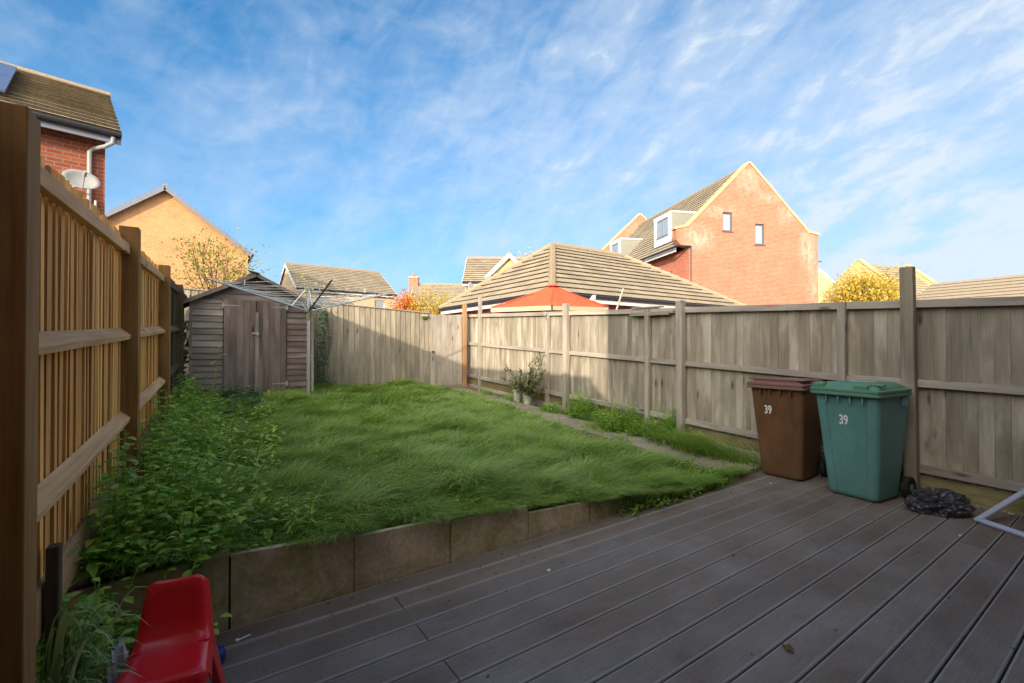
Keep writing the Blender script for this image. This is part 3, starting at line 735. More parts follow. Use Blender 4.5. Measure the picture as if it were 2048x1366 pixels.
o = crumple('bin_bag', 'black_bag', (5.20, 1.17, .003), (.25, .16, .14), 3, 
    .24, 5, 2.2, 'crumpled black plastic bag lying flat on the deck by the fence', 'plastic bag'); o.rotation_euler = (0, 0, R(-48))
o = crumple('carrier_bag', 'white_bag', (-.235, 2.19, .003), (.062, .065, .24), 9, .35, 4, 2.0, 'crumpled white carrier bag tucked behind the red chair', 'plastic bag')
mb = MB(); mb.loft([[Vector((.066+r_*math.cos(a), 2.44+r_*math.sin(a), z)) for a in [2*math.pi*k/20 for k in range(20)]] for r_, z in ((.03, .0), (.04, .01), (.043, .045), (.036, .062), (.02, .068))]); tag(mb.build('blue_cup', 'blue_plastic', smooth=True), 'small blue plastic cup upside down behind the red chair', 'cup')
lit = thing('litter_stick', 'short white plastic stick lying on the deck beside the red chair', 'litter', (.19, 2.57, .0))
mb = MB(); mb.tube([(.165, 2.565, .006), (.215, 2.578, .007)], .0035, 6); mb.box((.160, 2.563, .008), (.014, .016, .008)); mb.build('stick', 'digit_white', lit)
def leaf_litter(name, x, y, sc_, lab, mat='dry_leaf', ang=0):
    mb = MB(); pts = []; n = 14
    for k in range(n):
        a = 2*math.pi*k/n; r_ = sc_*(.55+.45*((k*5) % 3)/2)*(1 if abs(math.cos(a)) > .4 else .55); pts.append((x+r_*math.cos(a+ang), y+r_*math.sin(a+ang), .004+random.uniform(0, sc_*.35)))
    V = [(x, y, .006)]+pts; F = [(0, 1+k, 1+(k+1) % n) for k in range(n)]
    mb.add(V, F); return tag(mb.build(name, mat, recalc=False), lab, 'leaf')
leaf_litter('dry_leaf', 2.276, 1.042, .036, 'curled brown dry leaf in the middle of the deck', ang=.8)
leaf_litter('dry_leaf', 2.977, 1.709, .020, 'tiny brown leaf scrap on the deck toward the brown bin', ang=.3)
for (x, y, s_, lb) in ((1.827, 2.256, .014, 'white pebble on the deck below the second slab joint from the right'), (4.689, .937, .011, 'white pebble in a deck gap left of the blue frame'), (4.861, 2.392, .012, 'white pebble on the deck in front of the brown bin')):
    o = crumple('pebble', 'digit_white', (x, y, .0), (s_, s_*.8, s_*.6), x, .15, 2, 1, lb, 'pebble', False); o['group'] = 'white pebbles on the deck'
mb = MB()
for k in range(130):
    x = random.uniform(.3, 5.6); y = random.choice((random.uniform(-.2, 2.6), random.uniform(2.2, 2.68), random.uniform(2.45, 2.69))); s_ = random.uniform(.003, .009)
    mb.box((x, y, s_*.3), (s_*1.6, s_, s_*.4), Euler((random.uniform(-.3, .3), random.uniform(-.3, .3), random.random()*3)))
tag(mb.build('deck_crumbs', 'dry_leaf'), 'tiny crumbs of soil and leaf scattered over the deck boards', 'debris', kind='stuff')
mb = MB()
for k in range(170):
    if k < 90: x, y = random.uniform(5.60, 5.69), random.uniform(.55, 1.55)
    else: x, y = random.uniform(5.35, 5.66), random.uniform(2.72, 3.4)
    s_ = random.uniform(.006, .016); mb.box((x, y, .004+s_*.3+(max(0, y-2.7)*.01)), (s_*1.3, s_, s_*.8), Euler((random.random(), random.random(), random.random()*3)))
tag(mb.build('gravel', 'pebble', bevel=.003), 'pale gravel scattered along the foot of the right fence', 'gravel', kind='stuff')

# leaning frame at the right edge
fr_ = thing('metal_frame', 'pale blue grey metal frame leaning on the fence at the right edge', 'frame', (5.165, .92, .0))
Apt = Vector((5.165, .925, .022)); u_ = Vector((-.14, -.26, 0)).normalized(); v_ = Vector((.44, -.20, .235)); v_ = (v_-u_*v_.dot(u_)).normalized(); nn_ = u_.cross(v_)
def frail(a, b_): mb = MB(); mb.bar(a, b_, .045, .028, None, tuple(nn_)); return mb
for a, b_ in ((Apt-v_*.02, Apt+v_*.62), (Apt+u_*.022+v_*.0, Apt+u_*1.1), (Apt+u_*1.1-v_*.02, Apt+u_*1.1+v_*.62), (Apt+v_*.62+u_*.022, Apt+v_*.62+u_*1.078)):
    frail(a, b_).build('rail', 'frame_blue', fr_, bevel=.009)
# ================================================================== HOUSES
def add_window(parent, fr, sa, sb, za, zb, mat='white_paint', bars=1, inset=.07, sill=True, name='window', fw=.055):
    """window on a wall frame fr(s, inward, z)"""
    mb = MB()
    def B(s0, s1, i0, i1, z0, z1):
        P = [fr(s, i, z) for z in (z0, z1) for i in (i0, i1) for s in (s0, s1)]
        mb.add(P, [(0, 2, 3, 1), (4, 5, 7, 6), (0, 1, 5, 4), (2, 6, 7, 3), (0, 4, 6, 2), (1, 3, 7, 5)])
    B(sa, sa+fw, inset, inset+.06, za, zb); B(sb-fw, sb, inset, inset+.06, za, zb)
    B(sa+fw, sb-fw, inset, inset+.06, za, za+fw); B(sa+fw, sb-fw, inset, inset+.06, zb-fw, zb)
    for k in range(1, bars): c = sa+(sb-sa)*k/bars; B(c-fw/2, c+fw/2, inset+.002, inset+.058, za+fw, zb-fw)
    w = mb.build(name, mat, parent)
    mb = MB(); mb.add([fr(sa+fw, inset+.035, za+fw), fr(sb-fw, inset+.035, za+fw), fr(sb-fw, inset+.035, zb-fw), fr(sa+fw, inset+.035, zb-fw)], [(0, 1, 2, 3)]); mb.build('pane', 'glass', w)
    if sill:
        mb = MB(); B(sa-.05, sb+.05, -.05, inset, za-.06, za-.003); mb.build('sill', 'frame_dark' if mat == 'frame_dark' else mat, w)
    return w

def gable_house(name, label, P, ang, L, D, z0, ze, zr, wall, over=.15, eave=.3, course=.32, wins=(), fascia='white_paint', barge=True, ridge=True, wwin='white_paint', cat='house', holes_only=(), roof='tiles', gutter='gutter_black', gable_roof_ends=True, lip=.035):
    fr = frame(P, ang); root = thing(name, label, cat, fr(L/2, D/2, z0)); T = .25
    H = {'front': [], 'back': [], 'g0': [], 'g1': []}
    for w in wins: H[w[0]].append(w[1:5])
    def hp(k): return [[(a, c), (b_, c), (b_, d), (a, d)] for a, b_, c, d in H[k]]
    faces = {'front': (lambda s, i, z: fr(s, i, z), L), 'back': (lambda s, i, z: fr(L-s, D-i, z), L),
             'g0': (lambda s, i, z: fr(i, D-s, z), D), 'g1': (lambda s, i, z: fr(L-i, s, z), D)}
    mb = MB()
    for k in ('front', 'back'): mb.poly([(T+.002, z0), (L-T-.002, z0), (L-T-.002, ze), (T+.002, ze)], hp(k), faces[k][0], T)
    for k in ('g0', 'g1'): mb.poly([(0, z0), (D, z0), (D, ze), (D/2, zr), (0, ze)], hp(k), faces[k][0], T)
    mb.build('wall', wall, root)
    for w in wins: add_window(root, faces[w[0]][0], *w[1:5], mat=wwin, bars=w[5] if len(w) > 5 else 1)
    sl = (zr-ze)/(D/2); zE = ze-eave*sl+.05; zR = zr+.08
    rf_ = MB(); rf_.slope(fr(-over, -eave, zE), fr(L+over, -eave, zE), fr(L+over, D/2, zR), fr(-over, D/2, zR), course, lip)
    ro = rf_.build('roof', roof, root, recalc=False)
    r2 = MB(); r2.slope(fr(L+over, D+eave, zE), fr(-over, D+eave, zE), fr(-over, D/2, zR), fr(L+over, D/2, zR), course, lip); r2.build('roof', roof, root, recalc=False)
    if ridge:
        mb = MB(); n = max(2, int(L/.45))
        for i in range(n):
            a = -over+(L+2*over)*i/n; b_ = -over+(L+2*over)*(i+1)/n; mb.tube([fr(a, D/2, zR-.01), fr(b_+.02, D/2, zR-.0)], [.10, .088], 8)
        mb.build('ridge_tiles', 'ridge_tile', root)
    for y, yo in ((-eave+.03, -1), (D+eave-.03, 1)): mb = MB(); mb.bar(fr(-over, y, zE-.14), fr(L+over, y, zE-.14), .03, .16); mb.build('fascia', fascia, root)
    for y in (-eave-.05, D+eave+.05): mb = MB(); mb.tube([fr(-over, y, zE-.06), fr(L+over, y, zE-.06)], .055, 8); mb.build('gutter', gutter, root)
    if barge:
        for x in (-over-.012, L+over+.012):
            for y in (-eave, D+eave):
                mb = MB(); mb.bar(fr(x, y, zE-.10), fr(x, D/2, zR-.10), .025, .20); mb.build('barge_board', fascia, root)
    return root, fr, ro

# left red brick house with solar panels, dish and downpipe
fx0 = -12.0
lh, fr, lroof = gable_house('brick_house', 'red brick house with brown tiled roof and solar panels at the far left', (-1.62-10.43*math.cos(R(10)), 12.02-10.43*math.sin(R(10))), 10, 10.50, 6.6, -.14, 5.74, 7.68, 'red_brick', barge=False,
    over=.22, eave=.35, course=.33, lip=.055, fascia='fascia_grey', wins=[('front', 1.5, 2.7, 3.6, 4.7, 2), ('front', 4.5, 5.7, 3.6, 4.7, 2)], gutter='gutter_black')
mb = MB(); pts = [fr(10.60, -.37, 5.50), fr(10.59, -.34, 5.36), fr(10.48, -.30, 5.27), fr(10.34, -.08, 5.26), fr(10.27, -.06, 5.18), fr(10.27, -.06, 0)]
mb.tube(pts, .038, 10); mb.build('downpipe', 'pipe_grey', lh)
mb = MB(); mb.tube([fr(10.36, -.05, 4.25), fr(10.36, -.05, 0)], .022, 8); mb.build('cable_pipe', 'white_paint', lh)
# dish
dc = fr(10.14, -.55, 4.44); mb = MB(); rings = []; ax = Vector((.28, -.86, .42)).normalized(); ux = ax.cross(Vector((0, 0, 1))).normalized(); uz = ux.cross(ax)
for f in (.02, .25, .5, .75, 1.0): rings.append([dc+ux*(.265*f*math.cos(a))+uz*(.21*f*math.sin(a))+ax*(.07*f*f) for a in [2*math.pi*k/28 for k in range(28)]])
mb.loft(rings, (True, False)); dsh = mb.build('satellite_dish', 'dish_grey', lh, smooth=True); sd = dsh.modifiers.new('s', 'SOLIDIFY'); sd.thickness = .008
mb = MB(); mb.tube([dc-uz*.22+ax*.04, dc+ax*.34-uz*.10], .010, 6); mb.tube([dc+ax*.30-uz*.10, dc+ax*.40-uz*.08], .028, 10); mb.build('feed_arm', 'dish_grey', dsh)
mb = MB(); mb.tube([dc-ax*.01, dc-ax*.12, fr(10.0, -.05, 4.42)], .018, 8); mb.build('bracket', 'dish_grey', dsh)
# solar panels on the roof slope
sl = (7.68-5.74)/3.3; hx_ = Vector((math.cos(R(10)), math.sin(R(10)), 0)); hy_ = Vector((-math.sin(R(10)), math.cos(R(10)), 0)); un = (Vector((0, 0, 1))-hy_*sl).normalized(); us_ = (hy_+Vector((0, 0, sl))).normalized()
for i in range(5):
    for j in range(2):
        c = fr(8.66-1.03*i, -.35, 5.74-.35*sl+.05)+us_*(1.30+1.62*j)+un*.13
        mb = MB(); mb.box(c, (1.0, 1.58, .04), Matrix((hx_, us_, un)).transposed()); mb.build('solar_panel', 'solar', lroof)

# yellow gable house
gh, fr, _ = gable_house('brick_house', 'yellow brick gable end with grey barge boards beyond the shed and small tree', (2.06, 27.0), 90, 9.5, 6.8, -.14, 6.18, 8.82, 'yellow_brick', over=.28, eave=.15, fascia='fascia_grey', course=.3)
mb = MB(); mb.tube([fr(-.02, .06-.22, 5.05), fr(-.02, -.13, 4.8), fr(-.03, -.10, 0)], .04, 8); mb.build('downpipe', 'gutter_black', gh)

# tiled house beyond the dryer
gable_house('brick_house', 'house with long brown tiled roof and pale gable seen above the dryer', (5.35, 32.9), 2.5, 6.7, 6.8, -.14, 5.30, 7.25, 'pale_brick', over=.12, eave=.25, course=.30,
    wins=[('front', 5.2, 6.0, 3.7, 4.75, 1), ('front', 1.2, 2.2, 3.7, 4.7, 1)], wwin='white_paint')
# house with chimney behind the orange tree
hh, fr, _ = gable_house('brick_house', 'distant brick house with end chimney behind the orange autumn trees', (16.0, 40.0), -30, 6.0, 7.0, -.14, 5.2, 7.45, 'orange_brick', over=.1, course=.3)
mb = MB(); c = fr(-.1, 3.4, 0); mb.box((c.x, c.y, 4.1), (.9, .7, 8.0), Euler((0, 0, R(-30)))); mb.box((c.x, c.y, 8.15), (1.0, .8, .14), Euler((0, 0, R(-30)))); ck = mb.build('chimney', 'orange_brick', hh)
mb = MB(); mb.tube([(c.x, c.y, 8.2), (c.x, c.y, 8.6)], .12, 8); mb.build('chimney_pot', 'orange_brick', ck)
# yellow rendered house with cross gable
yh, fr, _ = gable_house('rendered_house', 'yellow rendered house with tiled roof and small dish left of the hipped garage', (12.25, 22.55), -34, 4.4, 5.4, -.14, 5.05, 6.75, 'render_yellow', over=.12, eave=.22, course=.26)
mb = MB(); dc = fr(.42, -.3, 4.62); rings = []; ax = Vector((.1, -.9, .35)).normalized(); ux = ax.cross(Vector((0, 0, 1))).normalized(); uz = ux.cross(ax)
for f in (.02, .5, 1.0): rings.append([dc+ux*(.33*f*math.cos(a))+uz*(.30*f*math.sin(a))+ax*(.09*f*f) for a in [2*math.pi*k/20 for k in range(20)]])
mb.loft(rings, (True, False)); d = mb.build('satellite_dish', 'dish_grey', yh, smooth=True); sd = d.modifiers.new('s', 'SOLIDIFY'); sd.thickness = .01
mb = MB(); mb.tube([dc, fr(.55, -.02, 4.55)], .02, 6); mb.build('bracket', 'dish_grey', d)
mb = MB(); mb.tube([fr(.08, -.06, 4.8), fr(.08, -.06, 0)], .04, 8); mb.build('downpipe', 'pipe_grey', yh)
gable_house('rendered_house', 'yellow gable with white barge boards rising behind the left slope of the garage roof', (16.0, 20.65), 56, 5.0, 3.4, -.14, 4.9, 6.55, 'render_yellow', over=.25, eave=.15, course=.26)

# ---- hipped garage behind the right fence
hg = thing('hipped_garage', 'low garage with large brown tiled hip roof behind the red canopy', 'garage', (13, 14, -.14))
ZE = 3.0; cA, cB, cC, cD = Vector((8.55, 10.40, ZE)), Vector((19.2, 10.40, ZE)), Vector((19.2, 17.9, ZE)), Vector((8.55, 17.9, ZE)); rA, rB = Vector((11.66, 14.15, 5.42)), Vector((15.75, 14.15, 5.42))
mb = MB()
for P_, Q_, S_, T_ in ((cA, cB, rB, rA), (cD, cA, rA, rA), (cB, cC, rB, rB), (cC, cD, rA, rB)):
    mb.slope(P_, Q_, S_, T_, .36, .045, .03)
mb.build('roof', 'tiles', hg, recalc=False)
mb = MB()
for a, b_, dr in ((rA, cA, 1), (rA, cD, 1), (rB, cB, 1), (rB, cC, 1), (rA, rB, 0)):
    n = int((b_-a).length/.42)
    for i in range(n):
        p, q = b_.lerp(a, i/n), b_.lerp(a, (i+1)/n); up = Vector((0, 0, .035)); mb.tube([p+up, q+up+Vector((0, 0, -.02))], [.13, .115], 8)
mb.build('ridge_tiles', 'ridge_tile', hg)
ins = .35; mb = MB()
frg = frame((cA.x+ins, cA.y+ins), 0); gw, gd = 10.65-2*ins, 7.5-2*ins
for fn, L in ((lambda s, i, z: frg(s, i, z), gw), (lambda s, i, z: frg(gw-s, gd-i, z), gw)): mb.poly([(0, -.14), (L, -.14), (L, ZE), (0, ZE)], [], fn, .2)
for fn, L in ((lambda s, i, z: frg(i, gd-s, z), gd), (lambda s, i, z: frg(gw-i, s, z), gd)): mb.poly([(.202, -.14), (L-.202, -.14), (L-.202, ZE), (.202, ZE)], [], fn, .2)
mb.build('wall', 'orange_brick', hg)
mb = MB(); e = .06
for a, b_ in ((cA, cB), (cB, cC), (cC, cD), (cD, cA)):
    d = (b_-a).normalized(); inn = Vector((-d.y, d.x, 0)); mb.bar(a+inn*.03+d*.0-Vector((0, 0, .15)), b_+inn*.03-d*.035-Vector((0, 0, .15)), .025, .20)
mb.build('fascia', 'white_paint', hg)
mb = MB()
for a, b_ in ((cA, cB), (cB, cC), (cC, cD), (cD, cA)):
    d = (b_-a).normalized(); inn = Vector((-d.y, d.x, 0)); mb.tube([a-inn*.06-Vector((0, 0, .05)), b_-inn*.06-Vector((0, 0, .05))], .055, 8)
mb.build('gutter', 'gutter_black', hg)
mb = MB(); mb.tube([(8.95, 17.5, 2.9), (8.95, 17.45, -.14)], .04, 8); mb.build('downpipe', 'white_paint', hg)
# white bracket post and leaning pole between garage and fence
mb = MB(); mb.add([(8.1, 8.3, 0), (8.24, 8.3, 0), (8.24, 8.42, 0), (8.1, 8.42, 0), (8.1, 8.3, 2.55), (8.24, 8.3, 2.7), (8.24, 8.42, 2.7), (8.1, 8.42, 2.55)], [(0, 3, 2, 1), (4, 5, 6, 7), (0, 1, 5, 4), (1, 2, 6, 5), (2, 3, 7, 6), (3, 0, 4, 7)])
tag(mb.build('timber_post', 'pot_white'), 'white slant topped post beyond the right fence beside the red canopy', 'post')
mb = MB(); mb.tube([(7.35, 6.95, 1.8), (7.80, 7.12, 2.42), (8.02, 7.2, 2.72)], .022, 8); tag(mb.build('timber_pole', 'grey_rail'), 'thin wooden pole leaning out from the red canopy toward the right', 'pole')

# ---- red canopy in the neighbouring garden
cn = thing('garden_canopy', 'faded red orange fabric canopy showing above the right fence', 'canopy', (7.25, 8.75, 0))
ctr = Vector((7.20, 8.72, 2.90)); cor = [Vector((5.92, 9.58, 2.36)), Vector((6.50, 7.92, 2.33)), Vector((8.36, 7.98, 2.38)), Vector((7.9, 9.9, 2.36))]
for i in range(4):
    a, b_ = cor[i], cor[(i+1) % 4]; V = []; F = []; n = 8
    for j in range(n+1):
        for k in range(n+1):
            p = ctr.lerp(a, j/n).lerp(ctr.lerp(b_, j/n), k/n); sag = math.sin(math.pi*k/n)*(j/n)*.035+math.sin(math.pi*j/n)*.03
            p.z -= sag+random.uniform(0, .006); V.append(p)
    for j in range(n):
        for k in range(n): q = j*(n+1)+k; F.append((q, q+1, q+n+2, q+n+1))
    mb = MB(); mb.add(V, F); o = mb.build('roof_panel', 'canopy_red', cn, smooth=True); s_ = o.modifiers.new('s', 'SOLIDIFY'); s_.thickness = .006
    mb = MB(); mb.tube([ctr+Vector((0, 0, .004)), a.lerp(ctr, .5)+Vector((0, 0, -.018)), a], .009, 6); mb.build('seam', 'canopy_red', cn)
    mb = MB(); mb.bar(a-Vector((0, 0, .07)), b_-Vector((0, 0, .07)), .01, .10); mb.build('valance', 'beige_canopy', cn)
    mb = MB(); mb.tube([a-Vector((0, 0, .02)), Vector((a.x, a.y, -.14))], .02, 8); mb.build('leg', 'steel_dark', cn)
mb = MB(); mb.loft([[ctr+Vector((r_*math.cos(a), r_*math.sin(a), z)) for a in [2*math.pi*k/12 for k in range(12)]] for r_, z in ((.14, -.02), (.12, .01), (.03, .025))]); mb.build('top_cap', 'canopy_red', cn)

# ---- big orange brick house with parapet gable
BP = (22.534, 16.011); bfr = frame(BP, -23)         # s along the gable, inward = second arg
bh = thing('brick_house', 'tall orange brick house with stone coped gable, dormers and two slim windows', 'house', bfr(4.5, 5, -.14))
wn = [(2.72, 3.37, 8.06, 9.17), (4.87, 5.51, 7.37, 8.61)]
mb = MB(); mb.poly([(.55, -.14), (9.25, -.14), (9.25, 8.12), (8.6, 8.22), (4.49, 12.15), (.47, 8.22), (-.25, 8.03), (-.25, 7.45), (.02, 7.15), (.55, 6.98)],
                   [[(a, c), (b_, c), (b_, d), (a, d)] for a, b_, c, d in wn], bfr, .35); mb.build('wall', 'orange_brick', bh)
for w in wn: add_window(bh, bfr, *w, mat='frame_dark', bars=1, fw=.08)
def coping(root, fr_, pts, o0=-.05, o1=.42, th=.11):
    for (a, b_) in zip(pts[:-1], pts[1:]):
        mb = MB(); A, B_ = Vector((a[0], 0, a[1])), Vector((b_[0], 0, b_[1])); d = (B_-A).normalized(); n = Vector((-d.z, 0, d.x)); n = n if n.z > 0 else -n
        P = [(A-d*.02, o0), (B_+d*.02, o0), (B_+d*.02, o1), (A-d*.02, o1)]
        V = [fr_(p.x, i, p.z) for p, i in P]+[fr_((p+n*th).x, i, (p+n*th).z) for p, i in P]
        mb.add(V, [(0, 3, 2, 1), (4, 5, 6, 7), (0, 1, 5, 4), (1, 2, 6, 5), (2, 3, 7, 6), (3, 0, 4, 7)]); mb.build('coping', 'stone_coping', root)
coping(bh, bfr, [(-.32, 8.03), (.47, 8.22)]); coping(bh, bfr, [(.49, 8.22), (4.47, 12.15)]); coping(bh, bfr, [(4.51, 12.15), (8.58, 8.22)]); coping(bh, bfr, [(8.62, 8.24), (9.32, 8.12)])
LEN = 13.2
# flank: t goes back along the house (inward), the wall is at s = .55
ffr = lambda t_, i, z: bfr(.55+i, LEN+.35-t_, z)
fw_ = [(LEN+.35-2.75, LEN+.35-1.75, 5.0, 5.95), (LEN+.35-7.2, LEN+.35-5.8, 4.6, 5.9), (LEN+.35-10.8, LEN+.35-9.4, 4.6, 5.9)]
mb = MB(); mb.poly([(0, -.14), (LEN, -.14), (LEN, 7.0), (0, 7.0)], [[(a, c), (b_, c), (b_, d), (a, d)] for a, b_, c, d in fw_], ffr, .3)
mb.poly([(0, -.14), (LEN, -.14), (LEN, 7.0), (0, 7.0)], [], lambda t_, i, z: bfr(9.2-i, .35+t_, z), .3); mb.build('wall', 'orange_brick', bh)
for w in fw_: add_window(bh, ffr, *w, mat='white_paint', bars=2)
for sg, e_ in ((0, -.12), (1, 9.1)):
    mb = MB(); zE = 7.12; a, b_ = bfr(e_, .36, zE), bfr(e_, .35+LEN, zE); c_, d_ = bfr(4.49, .35+LEN, 12.02), bfr(4.49, .36, 12.02)
    mb.slope(a, b_, c_, d_, .34, .045); mb.build('roof', 'tiles', bh, recalc=False)
mb = MB()
for i in range(28): mb.tube([bfr(4.49, .36+LEN*i/28, 12.04), bfr(4.49, .36+LEN*(i+1)/28, 12.03)], [.13, .115], 8)
mb.build('ridge_tiles', 'ridge_tile', bh)
mb = MB(); mb.bar(bfr(-.05, .36, 6.93), bfr(-.05, .35+LEN, 6.93), .03, .22); mb.build('fascia', 'white_paint', bh)
mb = MB(); mb.tube([bfr(.62, -.10, 7.05), bfr(-.20, -.10, 7.05), bfr(-.22, .0, 7.05), bfr(-.20, LEN, 7.02)], .06, 8); mb.build('gutter', 'gutter_black', bh)
mb = MB(); mb.tube([bfr(.62, -.10, 7.05), bfr(.64, -.09, 6.8), bfr(.64, -.07, 0)], .045, 8); mb.build('downpipe', 'frame_dark', bh)
mb = MB(); mb.box(bfr(9.4, .1, 6.55), (.3, .1, .06), Euler((0, 0, R(-23)))); mb.build('vent_pipe', 'frame_dark', bh)
def dormer(t0, t1):
    z0_, z1_ = 7.78, 9.42; s0_ = .32; sback = lambda z: -.12+(z-7.12)/(12.02-7.12)*(4.49+.12)
    P = lambda s, t_, z: bfr(s, t_, z)
    dm = None   # cheeks and flat roof
    for t_, t2 in ((t0, t0+.05), (t1-.05, t1)):
        mb = MB()
        V = [P(s0_, t_, z0_-.15), P(sback(z1_)+.1, t_, z1_), P(s0_, t_, z1_), P(s0_, t2, z0_-.15), P(sback(z1_)+.1, t2, z1_), P(s0_, t2, z1_)]
        mb.add(V, [(0, 1, 2), (3, 5, 4), (0, 3, 4, 1), (1, 4, 5, 2), (2, 5, 3, 0)])
        dm = mb.build('dormer', 'dormer_grey', bh) if dm is None else (mb.build('cheek', 'dormer_grey', dm), dm)[1]
    mb = MB(); V = [P(s0_-.06, t0-.04, z1_), P(sback(z1_)+.2, t0-.04, z1_), P(sback(z1_)+.2, t1+.04, z1_), P(s0_-.06, t1+.04, z1_)]; V += [v+Vector((0, 0, .10)) for v in V]
    mb.add(V, [(0, 3, 2, 1), (4, 5, 6, 7), (0, 1, 5, 4), (1, 2, 6, 5), (2, 3, 7, 6), (3, 0, 4, 7)]); mb.build('flat_roof', 'white_paint', dm)
    f2 = lambda a, i, z: bfr(s0_+i, t1-a, z); Wd = t1-t0
    wa = (.38, Wd-.38, z0_+.40, z1_-.14)
    mb = MB(); mb.poly([(0, z0_-.1), (Wd, z0_-.1), (Wd, z1_-.002), (0, z1_-.002)], [[(wa[0], wa[2]), (wa[1], wa[2]), (wa[1], wa[3]), (wa[0], wa[3])]], lambda a, i, z: bfr(s0_-.04+i, t1-a, z), .038); mb.build('front', 'white_paint', dm)
    add_window(dm, lambda a, i, z: bfr(s0_-.04+i, t1-a, z), *wa, mat='fascia_grey', bars=2, inset=.0, fw=.07)
dormer(1.40, 3.45); dormer(8.5, 10.4)
# far parapet of the same terrace
pf = lambda s, i, z: bfr(s, LEN+.36+i, z)
mb = MB(); mb.poly([(.55, -.14), (9.2, -.14), (9.2, 8.5), (4.49, 12.95), (.1, 8.75), (-.3, 8.6), (-.3, 7.6), (.55, 7.0)], [], pf, .35); mb.build('party_wall', 'orange_brick', bh)
coping(bh, pf, [(-.38, 8.7), (.1, 8.78)]); coping(bh, pf, [(.12, 8.78), (4.47, 12.95)]); coping(bh, pf, [(4.51, 12.95), (9.1, 8.55)])

# ---- far right group
fr6, fr6f, _ = gable_house('brick_house', 'distant house with pale coped gable behind the golden tree on the right', (46.9, 13.1), -12.6, 6.6, 5.2, -.14, 5.75, 8.35, 'render_yellow', over=-.0, eave=.25, course=.38, barge=False, wwin='white_paint',
    wins=[('front', 1.0, 1.9, 4.0, 5.3, 1), ('front', 2.9, 3.8, 4.0, 5.3, 1), ('front', 4.8, 5.7, 4.0, 5.3, 1)])
for x0_ in (-.36, 6.55):
    f6 = lambda s, i, z, x0_=x0_: fr6f(x0_+i, 5.2-s, z)
    mb = MB(); mb.poly([(-.4, 4.2), (5.6, 4.2), (5.6, 5.9), (2.6, 8.8), (-.4, 5.9)], [], f6, .34); mb.build('parapet', 'render_yellow', fr6)
    coping(fr6, f6, [(-.45, 5.9), (2.58, 8.8)], -.05, .4, .12); coping(fr6, f6, [(2.62, 8.8), (5.65, 5.9)], -.05, .4, .12)
gable_house('brick_house', 'distant lower house with pale yellow gable just right of the tall brick house', (54.9, 18.96), 25, 7.0, 5.2, -.14, 6.3, 9.4, 'render_yellow', over=.05, eave=.25, course=.38)
gable_house('long_barn_roof', 'long plain beige roof running out of frame above the right fence', (31.9, 8.95), -101, 17, 8.5, -.14, 3.0, 5.05, 'pale_brick', over=.15, course=.45, roof='far_roof', ridge=False, barge=False, cat='building')

# ---- off-frame shade casters: own house behind the camera, widened for shade, and an added garage
own, ofr, _ = gable_house('brick_house', 'red brick house whose back door opens on the deck', (-2.40, -8.6), 0, 16.0, 8.0, -.14, 5.0, 7.7, 'red_brick', over=.0, eave=.0, wins=[('back', 10.3, 12.1, .1, 2.2, 2), ('back', 13.4, 14.5, 1.0, 2.2, 2), ('back', 10.2, 11.4, 3.2, 4.4, 2), ('back', 13.3, 14.5, 3.2, 4.4, 2), ('back', 4.4, 5.5, 1.0, 2.2, 2), ('back', 4.3, 5.5, 3.2, 4.4, 2)], barge=False)
gable_house('shade_garage', 'unseen brick garage with pitched tiled roof added behind the left fence to shade the garden', (-1.50, -.55), 90, 8.2, 2.8, -.14, 2.55, 3.80, 'garage_brick', over=.0, eave=.0, barge=False, cat='garage')

# ================================================================== TREES
def leaf_cloud(mb, pts, size, jitter=.0, sizes=None, bend=.25):
    for i, p in enumerate(pts):
        s_ = size*(.6+.8*random.random()); d = Vector((random.gauss(0, 1), random.gauss(0, 1), random.gauss(0, 1)-.2)).normalized(); e = d.orthogonal().normalized(); e = (Matrix.Rotation(random.random()*6.28, 3, d) @ e); n = d.cross(e)
        a = Vector(p); mb.add([a-d*s_*.5, a+e*s_*.28+n*s_*bend*.3, a+d*s_*.5, a-e*s_*.28+n*s_*bend*.3], [(0, 1, 2, 3)], None, random.random())
def tree(name, label, base, trunk_h, cx, crown, leafmat_, nleaf, size, nbr=26, clumps=14, spread=.36, bark='bark', trunk_r=.07, cat='tree', group=None):
    base = Vector(base); root = thing(name, label, cat, base, group); C_ = base+Vector(cx)
    tr = MB(); fork = base+Vector((0, 0, trunk_h)); tr.tube([base, base.lerp(fork, .5)+Vector((.03, .02, 0)), fork], [trunk_r, trunk_r*.85, trunk_r*.7], 8)
    cl = []
    for i in range(clumps):
        while True:
            q = Vector((random.uniform(-1, 1), random.uniform(-1, 1), random.uniform(-1, 1)))
            if q.length < 1: break
        q = Vector((q.x*crown[0], q.y*crown[1], q.z*crown[2]))*.85; cl.append((C_+q, random.uniform(.6, 1.2)))
    for c_, w in cl:
        m_ = fork.lerp(c_, .5)+Vector((random.uniform(-.1, .1), random.uniform(-.1, .1), .12))*crown[0]
        tr.tube([fork-Vector((0, 0, random.uniform(0, trunk_h*.3))), m_, c_], [trunk_r*.45, trunk_r*.25, trunk_r*.08], 5)
        for _ in range(3):
            e = c_+Vector((random.gauss(0, .3)*crown[0], random.gauss(0, .3)*crown[1], abs(random.gauss(0, .35))*crown[2])); tr.tube([c_.lerp(m_, .3), e], [trunk_r*.12, trunk_r*.04], 4)
    tr.build('trunk', bark, root)
    mb = MB(); pts = []
    for i in range(nleaf):
        c_, w = random.choice(cl); k = spread*w
        pts.append(c_+Vector((random.gauss(0, k)*crown[0], random.gauss(0, k)*crown[1], random.gauss(0, k)*crown[2])))
    leaf_cloud(mb, pts, size); mb.build('crown', leafmat_, root, recalc=False); return root
